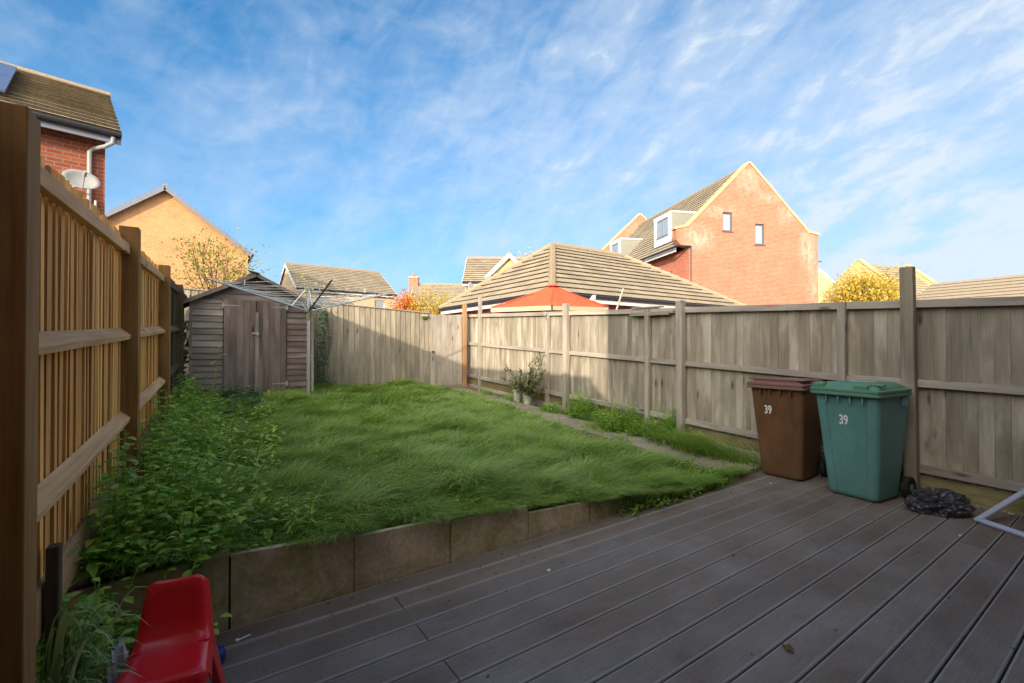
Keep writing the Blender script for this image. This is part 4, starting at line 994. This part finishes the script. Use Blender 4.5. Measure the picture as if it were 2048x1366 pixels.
tree('birch_tree', 'small sparse yellow green birch behind the shed at the left', (.35, 12.9, -.1), 2.2, (.06, 0, 3.30), (1.05, .85, .80), 'birch_leaf', 1700, .065, clumps=26, spread=.24, trunk_r=.05)
tree('sapling', 'thin leafy shoot rising behind the right slope of the shed roof', (1.95, 11.2, -.1), 1.7, (.05, 0, 2.55), (.30, .25, .42), 'birch_leaf', 150, .07, clumps=8, spread=.4, trunk_r=.018, cat='plant')
tree('autumn_tree', 'bright red orange autumn tree beyond the back fence', (11.3, 29.0, -.1), 2.3, (-.1, 0, 3.55), (1.25, 1.0, 1.15), 'orange_leaf', 3600, .16, clumps=20, spread=.3, trunk_r=.1)
tree('autumn_tree', 'golden orange autumn tree just left of the yellow rendered house', (12.6, 27.6, -.1), 2.6, (0, 0, 3.75), (1.35, 1.0, 1.25), 'gold_leaf', 3000, .13, clumps=20, spread=.3, trunk_r=.1)
tree('golden_tree', 'round golden leaved tree right of the tall brick house', (32.2, 10.4, -.1), 2.4, (0, 0, 4.15), (1.75, 1.75, 1.7), 'gold_leaf', 7500, .16, clumps=34, spread=.26, trunk_r=.13)
tree('tan_tree', 'tree with sparse tan leaves peeping over the garage hip roof', (18.8, 24.6, -.1), 4.3, (0, 0, 6.75), (1.9, 1.4, .95), 'tan_leaf', 1800, .17, clumps=16, spread=.28, trunk_r=.1)

# ================================================================== PLANTS
def leaf(mb, p, d, up, L, W, rnd=None, fold=.25, droop=.25, lobes=False):
    """ovate leaf: midrib from p along d, folded and drooping, pointed tip"""
    d = Vector(d).normalized(); s_ = d.cross(Vector(up)).normalized(); n = s_.cross(d); p = Vector(p)
    def q(t_, w): return p+d*L*t_+s_*W*w+n*(abs(w)*W*fold-droop*L*t_*t_)
    P = [q(0, 0), q(.22, .36), q(.5, .5), q(.78, .28), q(1, 0), q(.78, -.28), q(.5, -.5), q(.22, -.36), q(.25, 0), q(.55, 0), q(.8, 0)]
    mb.add(P, [(0, 1, 8), (1, 2, 9, 8), (2, 3, 10, 9), (3, 4, 10), (0, 8, 7), (8, 9, 6, 7), (9, 10, 5, 6), (10, 4, 5)], None, random.random() if rnd is None else rnd)
def stem_plant(mb, base, H, nl, L, W, lean=(0, 0), st=None, rb=0.0, rs=1.0, spread=1.0):
    base = Vector(base); tip = base+Vector((lean[0], lean[1], H)); mid = base.lerp(tip, .5)+Vector((random.uniform(-.03, .03), random.uniform(-.03, .03), .05*H))
    def P(t_): return base*(1-t_)**2+mid*2*t_*(1-t_)+tip*t_*t_
    pts = [P(k/5) for k in range(6)]; (st or mb).tube(pts, [.0035]*3+[.0025]*3, 4, .5, False)
    a = random.random()*6.28
    for i in range(nl):
        t_ = .15+.85*i/max(1, nl-1); a += 2.4+random.uniform(-.4, .4); d = Vector((math.cos(a)*spread, math.sin(a)*spread, random.uniform(-.1, .55))); s_ = (1.1-.5*t_)*(.7+.6*random.random())
        leaf(mb, P(min(t_, 1)), d, (0, 0, 1), L*s_, W*s_, min(1, max(0, rb+rs*random.random())), droop=random.uniform(.1, .5))
def gz(x, y): return float(ground_z(x, y)+lump(x, y))
# big weed bed along the left fence
mb = MB()
for i in range(400):
    y = 2.78+random.random()**1.35*5.6; w_ = .95-.06*(y-2.7); x = -.36+.065*(y-3)*.5+random.random()**1.7*w_*(.85 if y < 3.5 else .52)
    if y > 7.9 and x > -.1: continue
    H = (.14+.52*random.random())*(1-.75*min(1, (x+.36)/.9))
    H = max(.07, H); n = int(6+H*22)
    stem_plant(mb, (x, y, gz(x, y)-.03), H, n, random.choice((.06, .085, .10)) if y < 4.5 else .10, random.choice((.04, .06)), (random.gauss(.05, .08), random.gauss(-.04, .08)), rb=0, rs=1)
for i in range(26):
    y = random.uniform(2.9, 5.2); x = -.25+random.random()*.75+.04*(y-3)
    stem_plant(mb, (x, y, gz(x, y)), random.uniform(.35, .62), 15, .085, .03, (random.uniform(-.02, .2), random.uniform(-.2, .05)), rb=.6, rs=.4)
for i in range(520):      # low small leaved clover and chickweed mixed in along the front
    y = 2.80+random.random()**1.6*2.4; x = -.2+random.random()*(1.9-.35*(y-2.8))
    stem_plant(mb, (x, y, gz(x, y)-.02), random.uniform(.05, .17), 11, .034, .024, (random.gauss(0, .04), random.gauss(0, .04)), rb=.15, rs=.7)
for i in range(150):      # narrow leaved stalks
    y = 2.85+random.random()**1.3*4.2; x = -.33+.03*(y-3)+random.random()**1.4*(.85 if y < 3.6 else .5)
    stem_plant(mb, (x, y, gz(x, y)-.02), random.uniform(.16, .42), 18, .075, .016, (random.gauss(.05, .08), random.gauss(-.03, .08)), rb=.3, rs=.6)
tag(mb.build('weed_bed', 'weed', recalc=False), 'dense leafy green weeds covering the lawn edge along the slatted fence', 'weeds', kind='stuff')
mb = MB()
for i in range(210):
    y = random.uniform(2.22, 2.7); x = random.uniform(-.43, -.38) if y < 2.42 else random.uniform(-.43, -.05)
    H = random.uniform(.08, .42)*(1.2 if x < -.3 else .7); stem_plant(mb, (x, y, .0 if y < 2.72 else gz(x, y)), H, int(5+H*14), random.choice((.06, .085)), .055, (random.gauss(.03, .06), random.gauss(-.03, .05)), rb=.05)
for i in range(60):
    x = random.uniform(-.42, .05); y = 2.80; stem_plant(mb, (x, y, gz(x, y)), random.uniform(.05, .2), 9, .06, .045, (random.gauss(0, .05), random.uniform(-.16, -.05)))
tag(mb.build('ground_cover', 'weed', recalc=False), 'leafy weeds filling the corner between red chair and slatted fence', 'weeds', kind='stuff')
# bluish broad weeds in front of the shed
mb = MB()
for i in range(95):
    x, y = random.uniform(-.12, .75), random.uniform(6.6, 8.4); x += .12*(y-7.5)
    stem_plant(mb, (x, y, gz(x, y)), random.uniform(.10, .26), 8, .11, .085, (random.gauss(0, .04), random.gauss(0, .04)))
tag(mb.build('broad_leaved_weeds', 'dark_leaf', recalc=False), 'patch of dark broad leaved weeds in front of the shed door', 'weeds', kind='stuff')
# tall weed shoots
for i, (x, y, H, lx_, ly_, lb) in enumerate(((.02, 4.6, .95, .12, -.1, 'tall pale weed shoot standing in front of the shed left panel'), (-.18, 4.2, .62, .16, -.2, 'leaning weed shoot between second fence post and lawn'),
                                  (.22, 3.5, .50, .12, -.08, 'pale upright weed at the edge of the weed bed above the wall'))):
    mb = MB(); stem_plant(mb, (x, y, gz(x, y)), H, 13, .075, .036, (lx_, ly_), rb=.35, rs=.65); tag(mb.build('tall_weed', 'weed', recalc=False), lb, 'plant')
# vine trailing over the wall toward the chair
mb = MB(); vp = [Vector(p) for p in ((-.02, 2.84, .39), (.02, 2.70, .43), (-.02, 2.55, .40), (-.07, 2.42, .34), (-.13, 2.33, .27))]
mb.tube(vp, .003, 5, .2)
for i in range(9):
    t_ = i/8*3.999; k = int(t_); p = vp[k].lerp(vp[k+1], t_-k); sg = 1 if i % 2 else -1
    leaf(mb, p, ((.5 if sg > 0 else -.5), -.35, .25*sg-.1), (0, -.4, 1), .062, .042, random.uniform(.3, .8))
tag(mb.build('trailing_vine', 'weed', recalc=False), 'leafy vine trailing over the slab wall toward the red chair', 'vine')
# strap leaved clump bottom left
mb = MB(); 
for i in range(62):
    b0 = Vector((-.37+random.gauss(0, .03), 2.0+random.gauss(0, .06), 0)); a = random.uniform(-1.3, 1.0)+.2; L = random.uniform(.06, .24); out = Vector((math.cos(a), math.sin(a)*.8, 0)); side = Vector((-out.y, out.x, 0)); W = random.uniform(.004, .008); ht = random.uniform(.45, .80); P = []
    for k in range(8):
        t_ = k/7; c_ = b0+out*(L*t_**1.3)+Vector((0, 0, ht*(2.0*t_-1.35*t_*t_))); w_ = W*(1-t_**3)*(.6+.8*min(1, t_*4)); P += [c_-side*w_, c_+Vector((0, 0, -w_*.5)), c_+side*w_]
    F = []
    for k in range(7):
        for j in (0, 1): q = 3*k+j; F.append((q, q+1, q+4, q+3))
    mb.add(P, F, None, random.random())
tag(mb.build('strap_leaved_plant', 'strap_leaf', recalc=False), 'clump of long strap shaped leaves at the bottom left corner', 'plant')
# timber edging bits beside the chair
mb = MB(); mb.box((-.302, 2.13, .12), (.03, .05, .26), Euler((0, R(4), 0)), 2); tag(mb.build('timber_stake', 'back_wood', bevel=.003), 'short pale timber stake beside the strap leaved plant', 'stake')

# plants along the right fence
def bushy(name, label, x, y, rx, ry, h, nst, mat='weed', L=.055, W=.03, rb=0, rs=.7, cat='plant', group='weeds along the right fence'):
    mb = MB()
    for i in range(nst):
        a = random.random()*6.28; r_ = random.random()**.5; px, py = x+rx*r_*math.cos(a), y+ry*r_*math.sin(a); hh = h*(1-.55*r_*r_)*random.uniform(.55, 1.1)
        stem_plant(mb, (px, py, gz(px, py)-.01), hh, int(6+hh*30), L, W, (random.gauss(0, .05)+.1*h*math.cos(a), random.gauss(0, .05)+.1*h*math.sin(a)), rb=rb, rs=rs)
    return tag(mb.build(name, mat, recalc=False), label, cat, group)
bushy('ground_weed', 'bushy green weed below the lit end of the shadow on the right fence', 5.48, 5.85, .17, .30, .50, 90)
bushy('ground_weed', 'largest leafy weed clump at the foot of the doubled fence posts', 5.36, 4.85, .26, .45, .46, 170, L=.06)
bushy('ground_weed', 'green weed clump growing left of the brown bin by the path', 5.50, 4.12, .16, .28, .52, 70, L=.06)
bushy('ground_weed', 'low creeping weeds between the pots and the pale lit post', 5.40, 6.55, .18, .28, .20, 80, L=.045, W=.035)
bushy('ground_weed', 'small low weed at the foot of the gate end post', 5.42, 8.85, .14, .4, .13, 45, L=.05, W=.04)
bushy('ground_weed', 'low weeds left of the white pots along the fence foot', 5.52, 8.15, .10, .28, .15, 32, L=.05, W=.04)
mb = MB()
for i in range(420):
    y = random.uniform(3.2, 9.4); x = (5.40 if random.random() < .65 else 4.84)+random.gauss(0, .07)
    if vnoise(x*1.0, y, 63, 1.6) < .45: continue
    stem_plant(mb, (x, y, gz(x, y)-.01), random.uniform(.03, .14), 8, .042, .028, (random.gauss(0, .03), random.gauss(0, .03)), rb=.0, rs=.8)
tag(mb.build('path_weeds', 'weed', recalc=False), 'small scruffy weeds breaking up both edges of the slab path', 'weeds', kind='stuff')
# grassy tufts by the fence
def blades(n, xf, hmin, hmax, wid, leanf, name, label, mat, seed, kind=None, cat='grass'):
    r_ = np.random.default_rng(seed); X, Y = xf(r_, n); n = len(X); Z = ground_z(X, Y)+lump(X, Y)*np.clip((Y-2.75)/.4, 0, 1)*np.clip((5.0-X)/.4, 0, 1)-.035
    th = leanf(X, Y)+r_.normal(0, .8, n); clump = vnoise(X, Y, seed+11, 5.5); big = vnoise(X, Y, seed+12, 1.7)
    H = hmin+(hmax-hmin)*np.clip(.45*r_.random(n)+.8*clump**1.8+.22*big, 0, 1.25)
    if name == 'lawn_grass': H = H*(.42+.58*np.clip((edge_x(Y)-X)/.6, 0, 1))*(1+.35*np.clip((4.6-Y)/1.6, 0, 1))*(.40+.60*np.clip((Y-2.80)/.35, 0, 1))
    lean = H*(.25+1.0*r_.random(n)+.5*vnoise(X, Y, seed+13, 3.2))
    w = wid*(.6+.8*r_.random(n))*(1+.10*np.maximum(Y-3, 0)); dx, dy = np.cos(th), np.sin(th)
    # blade width roughly across the lean direction
    sx_, sy_ = -dy, dx; tw = r_.normal(0, .7, n); sx2 = sx_*np.cos(tw)+dx*np.sin(tw); sy2 = sy_*np.cos(tw)+dy*np.sin(tw)
    V = np.zeros((n, 7, 3), np.float32)
    for k, t_ in enumerate((0, .4, .75)):
        cx_ = X+dx*lean*t_**1.6; cy_ = Y+dy*lean*t_**1.6; cz_ = Z+H*(1.5*t_-.75*t_*t_); ww = w*(1-.45*t_)/2
        V[:, 2*k] = np.stack([cx_-sx2*ww, cy_-sy2*ww, cz_], 1); V[:, 2*k+1] = np.stack([cx_+sx2*ww, cy_+sy2*ww, cz_], 1)
    V[:, 6] = np.stack([X+dx*lean, Y+dy*lean, Z+H*.72], 1)
    b0 = (np.arange(n)*7)[:, None]; quads = np.concatenate([b0+np.array([[0, 1, 3, 2]]), b0+np.array([[2, 3, 5, 4]])], 0); tris = b0+np.array([[4, 5, 6]])
    me = bpy.data.meshes.new(name); me.vertices.add(n*7); me.vertices.foreach_set('co', V.ravel())
    nl = quads.size+tris.size; me.loops.add(nl); me.loops.foreach_set('vertex_index', np.concatenate([quads.ravel(), tris.ravel()]).astype(np.int32))
    nq, nt = len(quads), len(tris); me.polygons.add(nq+nt); ls = np.concatenate([np.arange(nq)*4, nq*4+np.arange(nt)*3]).astype(np.int32); me.polygons.foreach_set('loop_start', ls)
    me.update(calc_edges=True); rv = np.clip(.62*r_.random(n)**1.3+.24*vnoise(X, Y, seed+21, 2.3)+.24*vnoise(X, Y, seed+22, 7), 0, 1)
    a = me.attributes.new('rnd', 'FLOAT', 'POINT'); a.data.foreach_set('value', np.repeat(rv, 7).astype(np.float32))
    me.polygons.foreach_set('use_smooth', [True]*len(me.polygons))
    me.materials.append(M[mat]); o = bpy.data.objects.new(name, me); COL.objects.link(o); return tag(o, label, cat, kind=kind)
def edge_x(Y): return np.interp(Y, [2.7, 2.95, 3.4, 4.1, 5.0, 6.2, 7.3, 8.2, 9.1, 10.2], [4.62, 4.66, 4.62, 4.58, 4.58, 4.72, 4.90, 4.96, 4.95, 4.8])
def lawn_pts(r_, n):
    u = r_.random(n); Y = 2.80+7.37*u**1.18; X = -.35+r_.random(n)*6.0; m = X < edge_x(Y)+.06+.22*(vnoise(X, Y, 55, 4)-.5)+.12*r_.normal(0, 1, n)*(r_.random(n) < .35)
    m &= ~((Y > 8.6) & (X < 1.66)); m &= (r_.random(n) < np.clip((X+.45)/.7+.5, 0, 1)); m &= .6*vnoise(X, Y, 77, 3.0)+.5*vnoise(X, Y, 78, 9.0)+.5*r_.random(n) > .42
    return X[m], Y[m]
flow = lambda X, Y: -.8+2.4*(vnoise(X, Y, 31, .8)-.5)+3.0*(vnoise(X, Y, 32, 2.2)-.5)+1.8*(vnoise(X, Y, 33, 6)-.5)
blades(300000, lawn_pts, .06, .27, .0045, flow, 'lawn_grass', 'long unkempt green lawn grass lying in waves', 'grass', 5, 'stuff')
def stalk_pts(r_, n):
    X, Y = lawn_pts(r_, n); return X, Y
blades(2600, stalk_pts, .22, .42, .0038, lambda X, Y: -.6+3*(vnoise(X, Y, 37, 2)-.5), 'tall_grass_stalks', 'scattered taller pale grass stalks standing out of the lawn', 'strap_leaf', 25, 'stuff')
def over_pts(r_, n):
    X = r_.uniform(-.3, 4.95, n); Y = 2.785+np.abs(r_.normal(0, .05, n)); m = vnoise(X, Y, 91, 4)+.5*r_.random(n) > .86-.52*np.clip((X-1.6)/1.4, 0, 1); return X[m], Y[m]
def spill_pts(r_, n):
    X = 2.55+2.3*r_.random(n); b_ = np.clip((X-2.5)/.8, 0, 1)*np.clip((4.95-X)/.5, 0, 1); Y = 2.76-np.abs(r_.normal(0, .05, n))*b_; m = vnoise(X, Y, 95, 3)+.4*r_.random(n) > .50; return X[m], Y[m]
blades(9000, spill_pts, .07, .17, .0045, lambda X, Y: -1.45+1.2*(vnoise(X, Y, 43, 3)-.5), 'spilling_grass', 'shaggy grass bulging over the lowest slabs toward the bins', 'grass', 16, 'stuff')
blades(16000, over_pts, .07, .20, .0045, lambda X, Y: -1.57+.6*(vnoise(X, Y, 41, 3)-.5), 'overhanging_grass', 'grass spilling over the low end of the slab wall onto the deck', 'grass', 15, 'stuff')
mb = MB()
for i in range(420):
    x = random.gauss(3.9, .5); 
    if not 2.9 < x < 4.95: continue
    y = random.uniform(2.60, 2.80) if random.random() < .55 else random.uniform(2.74, 3.05)
    if x > 4.4: y += .10
    hh = random.uniform(.03, .11); stem_plant(mb, (x, y, 0.0 if y < 2.75 else gz(x, y)), hh, 7, .035, .022, (random.gauss(0, .03), random.gauss(-.03, .03)), rb=0, rs=.75)
for i in range(260):
    x = random.uniform(2.7, 4.7); y = 2.80-abs(random.gauss(0, .05))*(1 if x > 3 else .5); z = max(0.0, .14-.07*(x-2.7))*random.random()
    stem_plant(mb, (x, y, z), random.uniform(.04, .12), 7, .036, .023, (random.gauss(0, .04), random.uniform(-.07, .01)), rb=0, rs=.75)
tag(mb.build('creeping_weeds', 'weed', recalc=False), 'small leafy weeds creeping over the deck edge at the lawn corner', 'weeds', kind='stuff')
def tuft(x, y, rx, ry, n, h0, h1, seed, name, label): return blades(n, lambda r_, k: (x+r_.normal(0, rx, k), y+r_.normal(0, ry, k)), h0, h1, .0045, lambda X, Y: 2.6+1.2*(vnoise(X, Y, seed, 3)-.5), name, label, 'grass', seed, None, 'grass')
tuft(5.38, 3.55, .12, .30, 3200, .10, .40, 61, 'grass_tuft', 'long pale grass tuft arching beside the path left of the brown bin')
tuft(5.42, 3.05, .09, .16, 900, .08, .24, 62, 'grass_tuft', 'grass tuft right behind the brown bin at the path end')
tuft(5.2, 5.05, .12, .2, 900, .06, .18, 63, 'grass_tuft', 'short grass tuft at the lawn side of the largest weed clump')
# rose bush in two white pots
for i, (x, y, z, lb) in enumerate(((5.46, 7.76, .25, 'left of two dirty white plant pots below the rose'), (5.44, 7.38, .23, 'right of two dirty white plant pots below the rose'))):
    mb = MB(); r0, r1 = .08, .10; n = 20
    rg = [[Vector((x+r_*math.cos(2*math.pi*k/n), y+r_*math.sin(2*math.pi*k/n), z+h_)) for k in range(n)] for r_, h_ in ((r0, 0), (r1, .22), (r1+.008, .222), (r1+.008, .25), (r1-.01, .25), (r1-.014, .20))]
    mb.loft(rg, (True, True)); tag(mb.build('plant_pot', 'pot_white', smooth=False), lb, 'pot', 'white pots under the rose')
def shrub(name, label, base, tips_, nleaf, mat, size=(.05, .03)):
    root = thing(name, label, 'shrub', base); st = MB(); lf_ = MB(); base = Vector(base)
    for tp in tips_:
        tp = Vector(tp); m_ = base.lerp(tp, .5)+Vector((random.uniform(-.06, .06), random.uniform(-.06, .06), .06)); pts = [base*(1-t_)**2+m_*2*t_*(1-t_)+tp*t_*t_ for t_ in (0, .25, .5, .75, 1)]
        st.tube(pts, [.008, .007, .005, .004, .002], 5)
        for k in range(nleaf):
            t_ = random.uniform(.25, 1.0); p = base*(1-t_)**2+m_*2*t_*(1-t_)+tp*t_*t_+Vector((random.gauss(0, .035), random.gauss(0, .035), random.gauss(0, .03)))
            leaf(lf_, p, (random.gauss(0, 1), random.gauss(0, 1), random.gauss(0, .5)), (0, 0, 1), size[0]*random.uniform(.6, 1.2), size[1], random.random())
    st.build('stems', 'bark', root); lf_.build('foliage', mat, root, recalc=False); return root
shrub('rose_bush', 'straggly rose bush with yellowing leaves over the white pots', (5.40, 7.35, .40), [(5.30, 7.95, 1.00), (5.45, 7.7, .98), (5.40, 7.25, 1.05), (5.5, 7.0, 1.22), (5.28, 7.1, .85), (5.25, 7.55, .80), (5.45, 6.85, .95), (5.35, 8.2, .72), (5.2, 7.0, .62), (5.42, 6.8, .60), (5.5, 7.1, 1.30), (5.3, 7.35, .62), (5.2, 7.3, .75), (5.38, 6.9, .8), (5.3, 7.8, .7)], 64, 'rose_leaf', (.062, .04))
# ivy by the shed on the back fence, and dark shrub in the gap left of the shed
def climb(name, label, x0, x1, y, z0_, z1_, n, mat, L=.07, cat='climber', w=.12):
    root = thing(name, label, cat, (x0, y, z0_)); st = MB(); lf_ = MB()
    for k in range(6):
        x = random.uniform(x0, x1); pts = []
        for j in range(8): pts.append((x, y-.03-.02*random.random(), z0_+(z1_-z0_)*j/7*random.uniform(.92, 1))); x += random.uniform(-.06, .06)
        st.tube(pts, .006, 5)
    st.build('stems', 'bark', root)
    for i in range(n):
        leaf(lf_, (random.gauss((x0+x1)/2, (x1-x0)*.3), y-.03-random.random()*w, z0_+(z1_-z0_)*random.random()**1.1), (random.gauss(0, .6), -abs(random.gauss(0, .6)), random.gauss(-.3, .5)), (0, -1, .3), L*random.uniform(.6, 1.2), L*.7, random.random())
    lf_.build('foliage', mat, root, recalc=False)
climb('ivy', 'thin ivy climbing the back fence at the right side of the shed', 1.98, 2.25, YB-.02, .65, 2.2, 190, 'dark_leaf', .06)
climb('ivy', 'dark foliage in the shaded gap between left fence and shed', -.30, -.16, 8.9, .5, 1.8, 260, 'dark_leaf', .07, w=.5)
bushy('dark_bush', 'dark low bush at the foot of the back fence next to the shed', 2.12, 9.9, .22, .16, .38, 45, 'dark_leaf', .06, .035)
# far bird
mb = MB(); b0 = Vector((30, 14, 8.9)); rr_ = Vector((.80, -.52, 0)) 
bp = Vector((62.0, 27.5, 15.0)); mb.add([bp-rr_*.35+Vector((0, 0, .10)), bp-rr_*.1, bp+Vector((0, 0, .05)), bp+rr_*.1, bp+rr_*.35+Vector((0, 0, .12)), bp+Vector((0, .35, -.02)), bp-Vector((0, .35, .0))], [(0, 1, 2), (2, 3, 4), (1, 5, 3, 2), (1, 2, 3, 6)]); tag(mb.build('bird', 'bird_dark', recalc=False), 'tiny dark bird flying above the distant right hand roofs', 'bird')

# ================================================================== SKY, SUN, CAMERA
w = bpy.data.worlds.new('World'); SC.world = w; t = NT.__new__(NT); w.use_nodes = True; t.t = w.node_tree; t.t.nodes.clear(); t.L = t.t.links
el = math.asin(-SUNDIR.z); az = math.atan2(-SUNDIR.x, -SUNDIR.y)
sky = t.n('ShaderNodeTexSky', sky_type='NISHITA'); sky.sun_disc = False; sky.sun_elevation = el; sky.sun_rotation = az; sky.air_density = 1.0; sky.dust_density = .6; sky.ozone_density = 2.0
tc = t.n('ShaderNodeTexCoord').outputs['Generated']; sx = t.n('ShaderNodeSeparateXYZ'); t.l(tc, sx.inputs[0])
# cloud sheet coordinates: direction projected on a plane overhead, turned so that the ripples run across the view
zz = t.math('ADD', t.math('MAXIMUM', sx.outputs[2], 0.0), .16); px_ = t.math('DIVIDE', sx.outputs[0], zz); py_ = t.math('DIVIDE', sx.outputs[1], zz)
cb = t.n('ShaderNodeCombineXYZ'); t.l(px_, cb.inputs[0]); t.l(py_, cb.inputs[1])
def rotmap(vec, ang, scale):
    m_ = t.n('ShaderNodeMapping'); m_.inputs['Rotation'].default_value = (0, 0, ang); m_.inputs['Scale'].default_value = scale; t.l(vec, m_.inputs['Vector']); return m_.outputs[0]
SKY_ANG = R(-104)
def axes(ax_list):
    cmb = t.n('ShaderNodeCombineXYZ')
    for k, (vec, sc_) in enumerate(ax_list):
        d_ = t.n('ShaderNodeVectorMath', operation='DOT_PRODUCT'); d_.inputs[1].default_value = tuple(Vector(vec)*sc_); t.l(tc, d_.inputs[0]); t.l(d_.outputs['Value'], cmb.inputs[k])
    return cmb.outputs[0]
hr = Vector((.825, -.565, 0)); hf = Vector((.565, .825, 0)); up_ = Vector((0, 0, 1))
a1 = hr*.80+up_*.60; b1 = up_*.80-hr*.60
nA = t.noise(axes([(a1, 5.5), (b1, 10.5), (hf, 4)]), 1.0, 5, .5, 1.3)          # slanting bands
nB = t.noise(axes([(hr, 9.0), (up_, 26.0), (hf, 9)]), 1.0, 6, .62, .5)          # fine level wisps
nC = t.noise(axes([(a1, 1.6), (b1, 3.6), (hf, 2)]), 1.0, 3, .5, .3)            # broad patches
nD = t.noise(axes([(a1, 14.0), (b1, 24.0), (hf, 12)]), 1.0, 5, .6, .6)
vd = t.n('ShaderNodeVectorMath', operation='DOT_PRODUCT'); vd.inputs[1].default_value = (.92, -.39, 0); t.l(tc, vd.inputs[0])      # more cloud towards the right
bias = t.math('ADD', t.math('MULTIPLY', vd.outputs['Value'], .30), t.math('MULTIPLY', t.math('SUBTRACT', .5, sx.outputs[2]), .22))
dens = t.math('ADD', t.math('ADD', t.math('MULTIPLY', nA, .40), t.math('MULTIPLY', nB, .26)), t.math('ADD', t.math('MULTIPLY', nC, .46), t.math('MULTIPLY', nD, .30)))
dens = t.math('ADD', dens, bias)
mask = t.ramp(dens, [(.55, 0.0), (.73, .22), (.92, .56), (1.14, .90)])
# clear sky: the physical sky, slightly deepened
deep = t.mix(1.0, sky.outputs[0], (.10, .68, .98), 'MULTIPLY')
horizon = t.ramp(sx.outputs[2], [(0.0, 1.0), (.22, .45), (.6, 0.0)])
SKYS = .13
cloudc = t.n('ShaderNodeRGB'); cloudc.outputs[0].default_value = (3.35, 3.75, 4.2, 1)
sd_ = t.n('ShaderNodeVectorMath', operation='DOT_PRODUCT'); sd_.inputs[1].default_value = tuple(-SUNDIR); t.l(tc, sd_.inputs[0])
fwd = t.math('POWER', t.math('MAXIMUM', sd_.outputs['Value'], 0.0), 1.6)   # clouds towards the sun scatter more light, boosted out of view to fill the shade
c = t.mix(t.math('MULTIPLY', horizon, .8), deep, (2.5, 3.0, 3.9))
ccol = t.mix(fwd, cloudc.outputs[0], (28, 25.4, 21.5)); mask = t.math('MAXIMUM', mask, t.math('MULTIPLY', fwd, 1.1, clamp=True)); c = t.mix(mask, c, ccol)
bg = t.n('ShaderNodeBackground'); t.l(c, bg.inputs[0]); bg.inputs[1].default_value = SKYS
o = t.n('ShaderNodeOutputWorld'); t.l(bg.outputs[0], o.inputs[0])

ld = bpy.data.lights.new('Sun', 'SUN'); ld.energy = 3.0; ld.angle = R(.5); ld.color = (1.0, .84, .64)
lo = bpy.data.objects.new('Sun', ld); COL.objects.link(lo); lo.rotation_euler = SUNDIR.to_track_quat('-Z', 'Y').to_euler()

cd = bpy.data.cameras.new('Camera'); co = bpy.data.objects.new('Camera', cd); COL.objects.link(co); SC.camera = co
cd.sensor_width = 36; cd.lens = 915/2048*36; cd.clip_end = 2000; cd.clip_start = .05
co.location = (0, 0, 1.42); co.rotation_euler = (R(90.5), 0, R(-34.4))
SC.view_settings.view_transform = 'Standard'; SC.view_settings.look = 'None'; SC.view_settings.exposure = .88; SC.view_settings.gamma = 1
